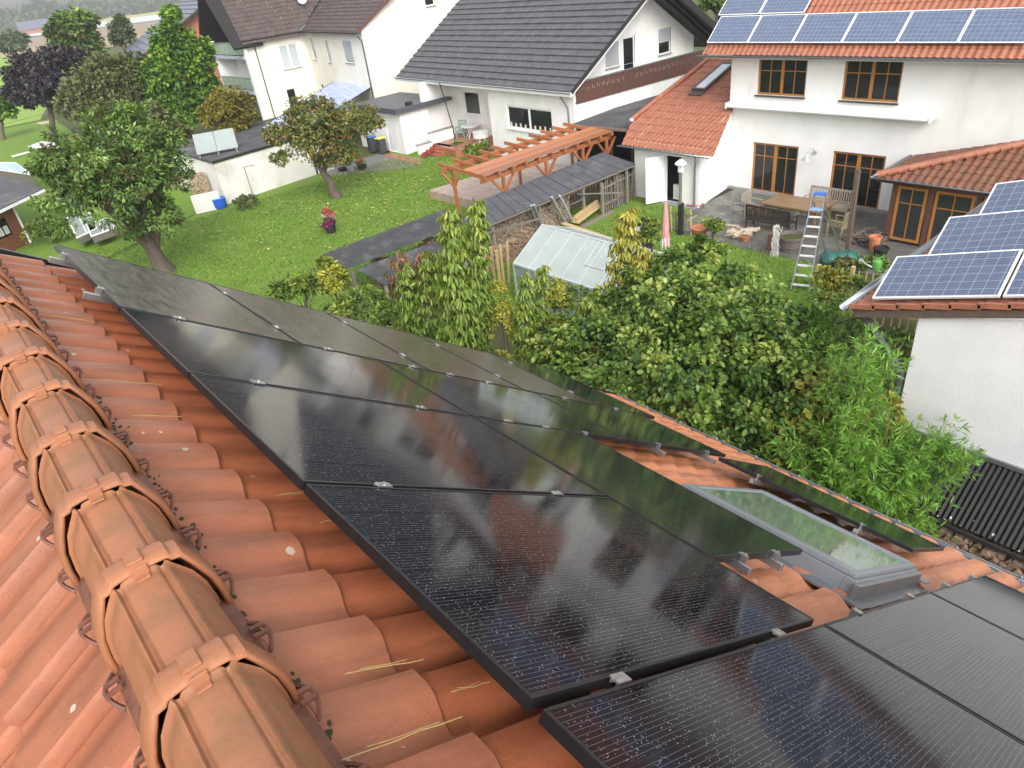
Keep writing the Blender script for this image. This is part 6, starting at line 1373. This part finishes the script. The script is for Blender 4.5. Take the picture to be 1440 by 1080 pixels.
# ---- bamboo ----
def bamboo(label,base,tips,n_leaf,seed):
    rd=random.Random(seed);t=thing('bamboo',label,'bamboo',base);o=np.array(V(base));st=M();P=[];T=[];Nn=[];R=[];S_=[]
    for tp in tips:
        for q in range(tp[4]):
            e=V(tp[:3])+V((rd.gauss(0,tp[3]),rd.gauss(0,tp[3]),rd.gauss(0,tp[3]*.8)));s=V(base)+V((rd.gauss(0,.3),rd.gauss(0,.3),0));mid=s.lerp(e,.55)+V((0,0,(e-s).length*.28));
            pts=[(s*(1-a)**2+mid*2*a*(1-a)+e*a*a) for a in [i/9 for i in range(10)]];st.path(pts,[.008*(1-.8*i/9)+.001 for i in range(10)],5)
            for j in range(n_leaf):
                a=rd.uniform(.38,1.02)**.8;k=min(8,int(a*9));f_=a*9-k;p=pts[k].lerp(pts[min(9,k+1)],f_);d=(pts[min(9,k+1)]-pts[k]).normalized()
                side=V((rd.gauss(0,1),rd.gauss(0,1),rd.gauss(0,.35))).normalized();tw=p+side*rd.uniform(.02,.16);c=rd.random()
                for m_ in range(rd.choice((4,5,6))):
                    dd=(side*.7+d*.6+V((rd.gauss(0,.55),rd.gauss(0,.55),rd.gauss(-.25,.35)))).normalized();P.append(tw);T.append(dd);Nn.append(V((rd.gauss(0,.4),rd.gauss(0,.4),1)));R.append(.25+.5*c+rd.gauss(0,.12));S_.append(rd.uniform(.10,.18))
    P=np.array(P)-o;S_=np.array(S_);leafmesh('foliage',LBM,P,np.array(T),np.array(Nn),S_,S_*.14,np.array(R),t,simple=True,fold=.2,curl=.12)
    st.build('canes',mk('cane_green',(.22,.24,.07),(.16,.18,.05),rough=.5),t,smooth=True);return t
bamboo('bright green bamboo arching between the hazel and the black corrugated lean-to',(8.9,3.4,0),[(9.35,3.55,4.35,.25,26),(8.9,3.9,3.3,.35,34),(8.5,3.6,2.6,.35,30),(9.3,2.9,3.1,.25,26),(9.75,2.5,3.15,.18,14),(8.75,2.9,2.1,.3,28),(9.2,3.3,2.5,.35,26),(8.4,4.6,2.3,.35,20),(9.5,2.1,3.1,.10,5),(9.1,2.4,1.9,.2,14),(8.6,3.3,3.2,.3,26),(9.0,2.7,2.7,.3,24)],26,2)
bamboo('small bamboo spray poking up through the hazel beside the stepladder',(10.6,5.0,0),[(10.9,5.0,3.9,.22,16),(10.3,4.7,3.5,.25,14)],22,3)
# ---- columnar cherry trees ----
def column(label,name,base,stems,n,mat,size=.12,asp=.34,rad=.28,droop=1.1,lean=0):
    base=V(base);t=thing(name,label,'tree',base);o=np.array(base);b=M();P=[];T=[];Nn=[];R=[]
    tot=sum((V(s[1])-V(s[0])).length for s in stems)
    for s0,s1,r0 in stems:
        s0=V(s0);s1=V(s1);L_=(s1-s0).length;m=int(n*L_/tot);b.path([s0,s0.lerp(s1,.4)+V((random.gauss(0,.05),random.gauss(0,.05),0)),s0.lerp(s1,.75),s1],[.035,.028,.018,.006],7)
        tws=int(L_*16)
        a=(rng.integers(0,tws,m)/tws);ang=(a*tws*2.4+rng.normal(0,.35,m));rr=rad*r0*rng.uniform(.15,1.,m)*(1.05-.75*a**2.5)
        d=np.stack([np.cos(ang),np.sin(ang),np.zeros(m)],1);p=np.array(s0)[None]+(np.array(s1)-np.array(s0))[None]*a[:,None]+d*rr[:,None]+rng.normal(0,.03,(m,3));p[:,2]+=.25*rr
        P.append(p);tt=d*.7+rng.normal(0,.35,(m,3));tt[:,2]-=droop;T.append(tt);Nn.append(d*.9+np.array([0,0,.7])+rng.normal(0,.35,(m,3)));R.append(np.clip(.28+.35*a+rng.normal(0,.17,m),0,1))
    P=np.concatenate(P)-o;sz=size*rng.uniform(.75,1.25,len(P));leafmesh('crown',mat,P,np.concatenate(T),np.concatenate(Nn),sz,sz*asp,np.concatenate(R),t,simple=False,fold=.2,curl=.28)
    b.build('trunk',BARKM,t,smooth=True);return t
def st(x,y0,y1,D,r=1,dx=0): a=away(x,y1,D);c=away(x+dx,y0,D);return ((c.x,c.y,max(.1,c.z)),(a.x,a.y,a.z),r)
b0=away(655,560,13.3)
column('tall narrow cherry tree with drooping green leaves, twin tips against the pergola','columnar_cherry',(b0.x,b0.y,0),[st(634,575,290,13.0,1.5,10),st(672,560,282,13.4,1.3,-5),st(650,590,400,12.8,1.9),((b0.x,b0.y,0),(b0.x,b0.y,1.9),.8)],7200,LC,size=.15)
b1=away(585,480,14.6)
column('shorter cherry tree with reddish withering tip, left of the tall narrow one','columnar_cherry',(b1.x,b1.y,0),[st(604,500,352,14.6,1.25,-6),st(570,505,372,14.9,1.25,10),((b1.x,b1.y,0),tuple(away(592,470,14.6)),.9)],3000,LC,size=.14)
column('thin withered cherry shoots with pinkish leaves above the corrugated sheets','cherry_shoots',(b1.x-.2,b1.y+.3,0),[st(560,420,356,15.2,1.2,10),st(590,430,352,15.2,.9,10)],500,LRB,size=.16)
b2=away(745,560,12.6)
column('small green cherry column between the tall cherry and the greenhouse','columnar_cherry',(b2.x,b2.y,0),[st(738,600,385,12.9,1.15),st(762,600,372,13.6,.9,-8),((b2.x,b2.y,0),tuple(away(745,590,12.6)),1)],3000,LC,size=.135)
b3=away(830,560,12.2)
column('leaning yellow-green cherry tree in front of the rain barrel','columnar_cherry',(b3.x,b3.y,0),[st(884,430,292,14.2,1.25,-14),st(905,470,345,14.0,.9,-30),((b3.x,b3.y,0),tuple(away(872,430,13.8)),1.6),tuple([tuple(away(800,575,12.2)),tuple(away(868,440,13.4)),2.0])],5200,LCY,size=.15)
column('green cherry branches at the foot of the leaning yellow-green tree','columnar_cherry',(b3.x-.3,b3.y+.2,0),[st(795,600,455,12.3,1.8,-10),st(830,590,420,12.7,1.9,-14),st(770,600,500,12.2,1.5),((b3.x-.3,b3.y+.2,0),tuple(away(800,560,12.3)),1.2)],5200,LC,size=.14)
# ---- shrubs along the near side ----
def shrub(label,x,y,D,rx,ry,n,size,mat,asp=.55,extra=(),**k):
    c=away(x,y,D);return tree(label,'shrub','garden_shrub',(c.x,c.y,0),[pb(x,y,D,rx,ry)]+[pb(*e) for e in extra],n,size,mat,asp=asp,simple=False,tr=.04,**k)
shrub('yellow-green shrub at the left end of the near hedge, below the corrugated shelter',415,408,18.6,38,22,1800,.15,LSH,extra=[(395,412,18.4,22,16),(450,400,19.0,28,22)])
shrub('taller light green shrub in front of the corner of the corrugated sheets',470,396,18.6,22,24,1500,.14,LYG,asp=.5,extra=[(462,380,19,12,18)])
shrub('mixed green and rust shrub under the lower corrugated sheet',510,430,17.6,40,24,2400,.14,LSH,extra=[(545,450,16.8,32,26),(480,440,17.4,26,18)])
shrub('bluish green low shrub right behind the far panels',560,470,15.8,34,22,2000,.12,LSH,extra=[(590,492,15.0,30,20),(615,505,14.6,30,22)])
shrub('golden variegated shrub between the tall cherry and the small cherry column',705,455,13.4,22,48,3000,.085,LYG,asp=.5,extra=[(700,410,13.6,14,20),(712,520,13.0,22,34)])
shrub('golden variegated shrub right of the small cherry column, below the greenhouse',782,420,14.2,16,34,1700,.085,LYG,asp=.5,extra=[(786,460,14,18,24)])
shrub('loose light green shrub hiding the lower greenhouse wall',800,420,14.6,30,26,2200,.09,LSH,extra=[(835,430,14.2,26,24),(770,480,13.6,34,34)])
shrub('green climbing plant beside the rain barrel and parasol',915,330,20.2,14,26,900,.15,LSH)
shrub('tall weed cluster at the foot of the parasol',905,382,18.8,30,24,1700,.13,LSH,extra=[(940,372,18.8,20,16)])
shrub('flowering rose bush and weeds beside the summer house',62,325,42.5,26,14,1500,.17,LSH,extra=[(85,322,42,20,12)])
shrub('low grey-green lavender by the white garage wall',345,282,39.5,15,7,700,.14,LO)
shrub('green potted plant on the patio beside the terracotta bowl',1003,318,25.8,14,12,500,.13,LSH)
shrub('green bush in a pot at the edge of the raised terrace',645,205,44.3,10,8,350,.16,LB)
shrub('feathery grass plants in pots in front of the room corner',672,212,40.5,22,10,800,.18,LSH)
shrub('low dark green perennials in the bed by the conservatory, right part',1228,378,23.6,32,12,1200,.12,LG,extra=[(1200,372,23.8,18,10)])
shrub('low reddish green perennials in the bed beside the green bag',1185,372,23.3,16,9,600,.12,LA)
shrub('loose vegetable plants behind the wattle fence, left part',1175,395,21.3,26,12,700,.14,LSH,extra=[(1210,405,21.0,24,10)])
shrub('loose weeds along the wattle fence below the blue panels',1200,440,18.4,36,16,1000,.12,LG,extra=[(1165,455,17.6,26,18),(1250,480,17.0,34,22)])
fence('low rustic wattle fence between the vegetable bed and the hedge',[at(1148,405,0),at(1195,408,0),at(1290,430,0)],.7,5,YEL,name='wattle_fence',w=.035,rails=(.5,))
fence('second low stick fence nearer the white side building',[at(1150,448,0),at(1210,450,0),at(1300,470,0)],.7,5,YEL,name='wattle_fence',w=.035,rails=(.5,))
# flower pots with blossoms
def flowers(label,base,h,r,cols,n=260,pot_=None):
    t=thing('flower_pot',label,'flower pot',base);p=V(base);b=M();b.lathe(p,[(r*.5,0),(r*.7,h*.5),(r*.6,h*.5)],n=12);b.build('pot',pot_ or TERA,t,smooth=True)
    o=np.array(p)
    for i,(c,zz,q) in enumerate(cols):
        P,T,Nn,R,CC=crown([((p.x,p.y,p.z+h*zz),(r*q,r*q,r*q*.8))],n,.06,clr=.4,shell=(.5,1.));leafmesh('blossoms',c,P-o,T,Nn,.07,.07,R,t,simple=True)
RED=leafmat('red_petals',[(.35,.03,.04),(.5,.06,.08),(.55,.12,.12)]);WHP=leafmat('white_petals',[(.6,.58,.5),(.7,.68,.62)]);PUR=leafmat('purple_petals',[(.16,.02,.10),(.28,.05,.18)])
flowers('red and white flower column on the open lawn',at(466,327,0),1.0,.42,[(PUR,.30,.9),(PUR,.45,.8),(WHP,.75,.6),(RED,.95,.95),(LSH,.6,.5)],pot_=BLACKW)
flowers('dark pot of pink-red flowers in front of the bins',at(510,238,0),.5,.42,[(RED,.9,1.),(LSH,.7,.8)],pot_=BLACKW)
flowers('grey pot with feathery green plant in front of the bins',at(495,240,0),.5,.42,[(LSH,1.0,1.2),(LB,1.1,1.)],pot_=GP)
flowers('dark pot of low green leaves left of the grey pot by the apple trunk',at(482,240,0),.35,.42,[(LSH,.9,1.)],pot_=BLACKW)
b_=M();P=[];
for k in range(12):
    a=at(598+k*3.6,224-k*2.5,.0);P.append(((a.x,a.y,.22),(.18,.18,.16)))
P,T,Nn,R,CC=crown(P,900,.06,clr=.5);o=leafmesh('flower_border',RED,P,T,Nn,.08,.08,R,simple=True);tag(o,'border of red and white flowers along the terrace steps','flowers',kind='stuff')
# fallen leaves on the lawn
n=1500;xs=rng.uniform(9,25,n);ys=rng.uniform(22,40,n)
k=rng.random(n)<np.clip(np.exp(-((xs-17)**2+(ys-32)**2)/40)+.18,0,1);xs=xs[k];ys=ys[k];m=len(xs)
P=np.stack([xs,ys,rng.uniform(.01,.03,m)],1);o=leafmesh('fallen_leaves',leafmat('fallen_leaf',[(.35,.22,.05),(.5,.42,.12),(.6,.55,.2)],trans=.0),P,unit(m)*[1,1,.15],unit(m)*.3+np.array([0,0,1]),.13*rng.uniform(.6,1.2,m),.09,rng.random(m),simple=True)
tag(o,'yellow fallen leaves scattered over the lawn','leaves',kind='stuff')
n=70000;xs=rng.uniform(4,25,n);ys=rng.uniform(20,40,n);k=(ys<38.5+.0*xs)&~((xs>18.6)&(ys<29.5)&(ys>22))&((xs>7.9)|(ys>24));xs=np.concatenate([xs[k],rng.uniform(13,23.3,26000)]);ys=np.concatenate([ys[k],rng.uniform(8.8,19.4,26000)]);k=~((xs>18.9)&(ys<9.6))&~((ys<xs*0+10.5)&(xs>20))&~((xs>21.3)&(ys<15.6));xs=xs[k];ys=ys[k];m=len(xs)
gz=.5+.5*np.sin(xs*1.3+np.sin(ys*.9)*2)*np.sin(ys*1.1+np.sin(xs*.7)*2)
P=np.stack([xs,ys,np.full(m,-.02)],1);o=leafmesh('grass_tufts',leafmat('grass_blades',[(.06,.12,.02),(.12,.22,.03),(.20,.31,.045),(.30,.36,.09)],trans=.2),P,unit(m)*.8+[0,0,.8],unit(m)+[0,0,.3],.085*rng.uniform(.6,1.3,m),.04,np.clip(.25+.35*gz+rng.normal(0,.2,m),0,1),simple=True)
tag(o,'short uneven grass of the mown lawn','grass',kind='stuff')
# ground cover under and beside the hedge
n=16000;xs=rng.uniform(7.3,13.5,n);ys=rng.uniform(-1,14,n);P=np.stack([xs,ys,rng.uniform(.0,.25,n)],1)
o=leafmesh('ground_cover',LSH,P,unit(n)*[1,1,.5]+[0,0,.5],unit(n)*.5+[0,0,1],.11*rng.uniform(.6,1.3,n),.05,rng.random(n)*.6,simple=True);tag(o,'low green ground cover under the hazel hedge','ground cover',kind='stuff')
# ================= air =================
b=M();b.bb((-400,-40,-1),(900,1000,30));m=bpy.data.materials.new('haze');m.use_nodes=True;t=m.node_tree;t.nodes.clear();o_=t.nodes.new('ShaderNodeOutputMaterial');v=t.nodes.new('ShaderNodeVolumePrincipled')
v.inputs['Color'].default_value=(.97,.985,1,1);v.inputs['Density'].default_value=.0005;v.inputs['Anisotropy'].default_value=.2;L(t,v.outputs[0],o_.inputs['Volume'])
if HAZE: tag(b.build('haze',m),'thin pale haze over the fields','haze',kind='stuff')
SKY_STR=.15;SUN_E=.9;SUN_AZ=205;EXPO=-.02
# ---------------- light ----------------
W=bpy.data.worlds.new('World');S.world=W;W.use_nodes=True;t=W.node_tree;t.nodes.clear();g=G(t)
SE,SR=38,200
sky=g.n('TexSky',sky_type='NISHITA');sky.sun_disc=False;sky.sun_elevation=R_(SE);sky.sun_rotation=R_(SR);sky.air_density=1.2;sky.dust_density=4;sky.ozone_density=1
hs=g.n('HueSaturation',{'Saturation':.16,'Color':sky.outputs[0],'Value':1.})
d=g.n('TexCoord').outputs['Generated']
cl=g.ramp(g.noise(g.scale(d,(1,1,2.2)),2.1,5,.55,.6),[(.30,1.7),(.70,2.9)])
mx=g.mix(1.,hs.outputs[0],cl,'MULTIPLY')
bg=g.n('Background',{'Color':mx,'Strength':SKY_STR});o=g.n('OutputWorld');L(t,bg.outputs[0],o.inputs[0])
sd=bpy.data.lights.new('sun','SUN');sd.energy=SUN_E;sd.angle=R_(22);sd.color=(1,.955,.88);so=bpy.data.objects.new('sun',sd);COL.objects.link(so)
# sun direction: from behind-left of the camera, high
az=R_(SUN_AZ);dv=V((math.sin(az)*math.cos(R_(SE)),math.cos(az)*math.cos(R_(SE)),math.sin(R_(SE))))
so.rotation_euler=dv.to_track_quat('Z','Y').to_euler(); sky.sun_rotation=az
S.view_settings.view_transform='Standard';S.view_settings.look='None';S.view_settings.gamma=1;S.view_settings.exposure=EXPO
S.render.engine='CYCLES'
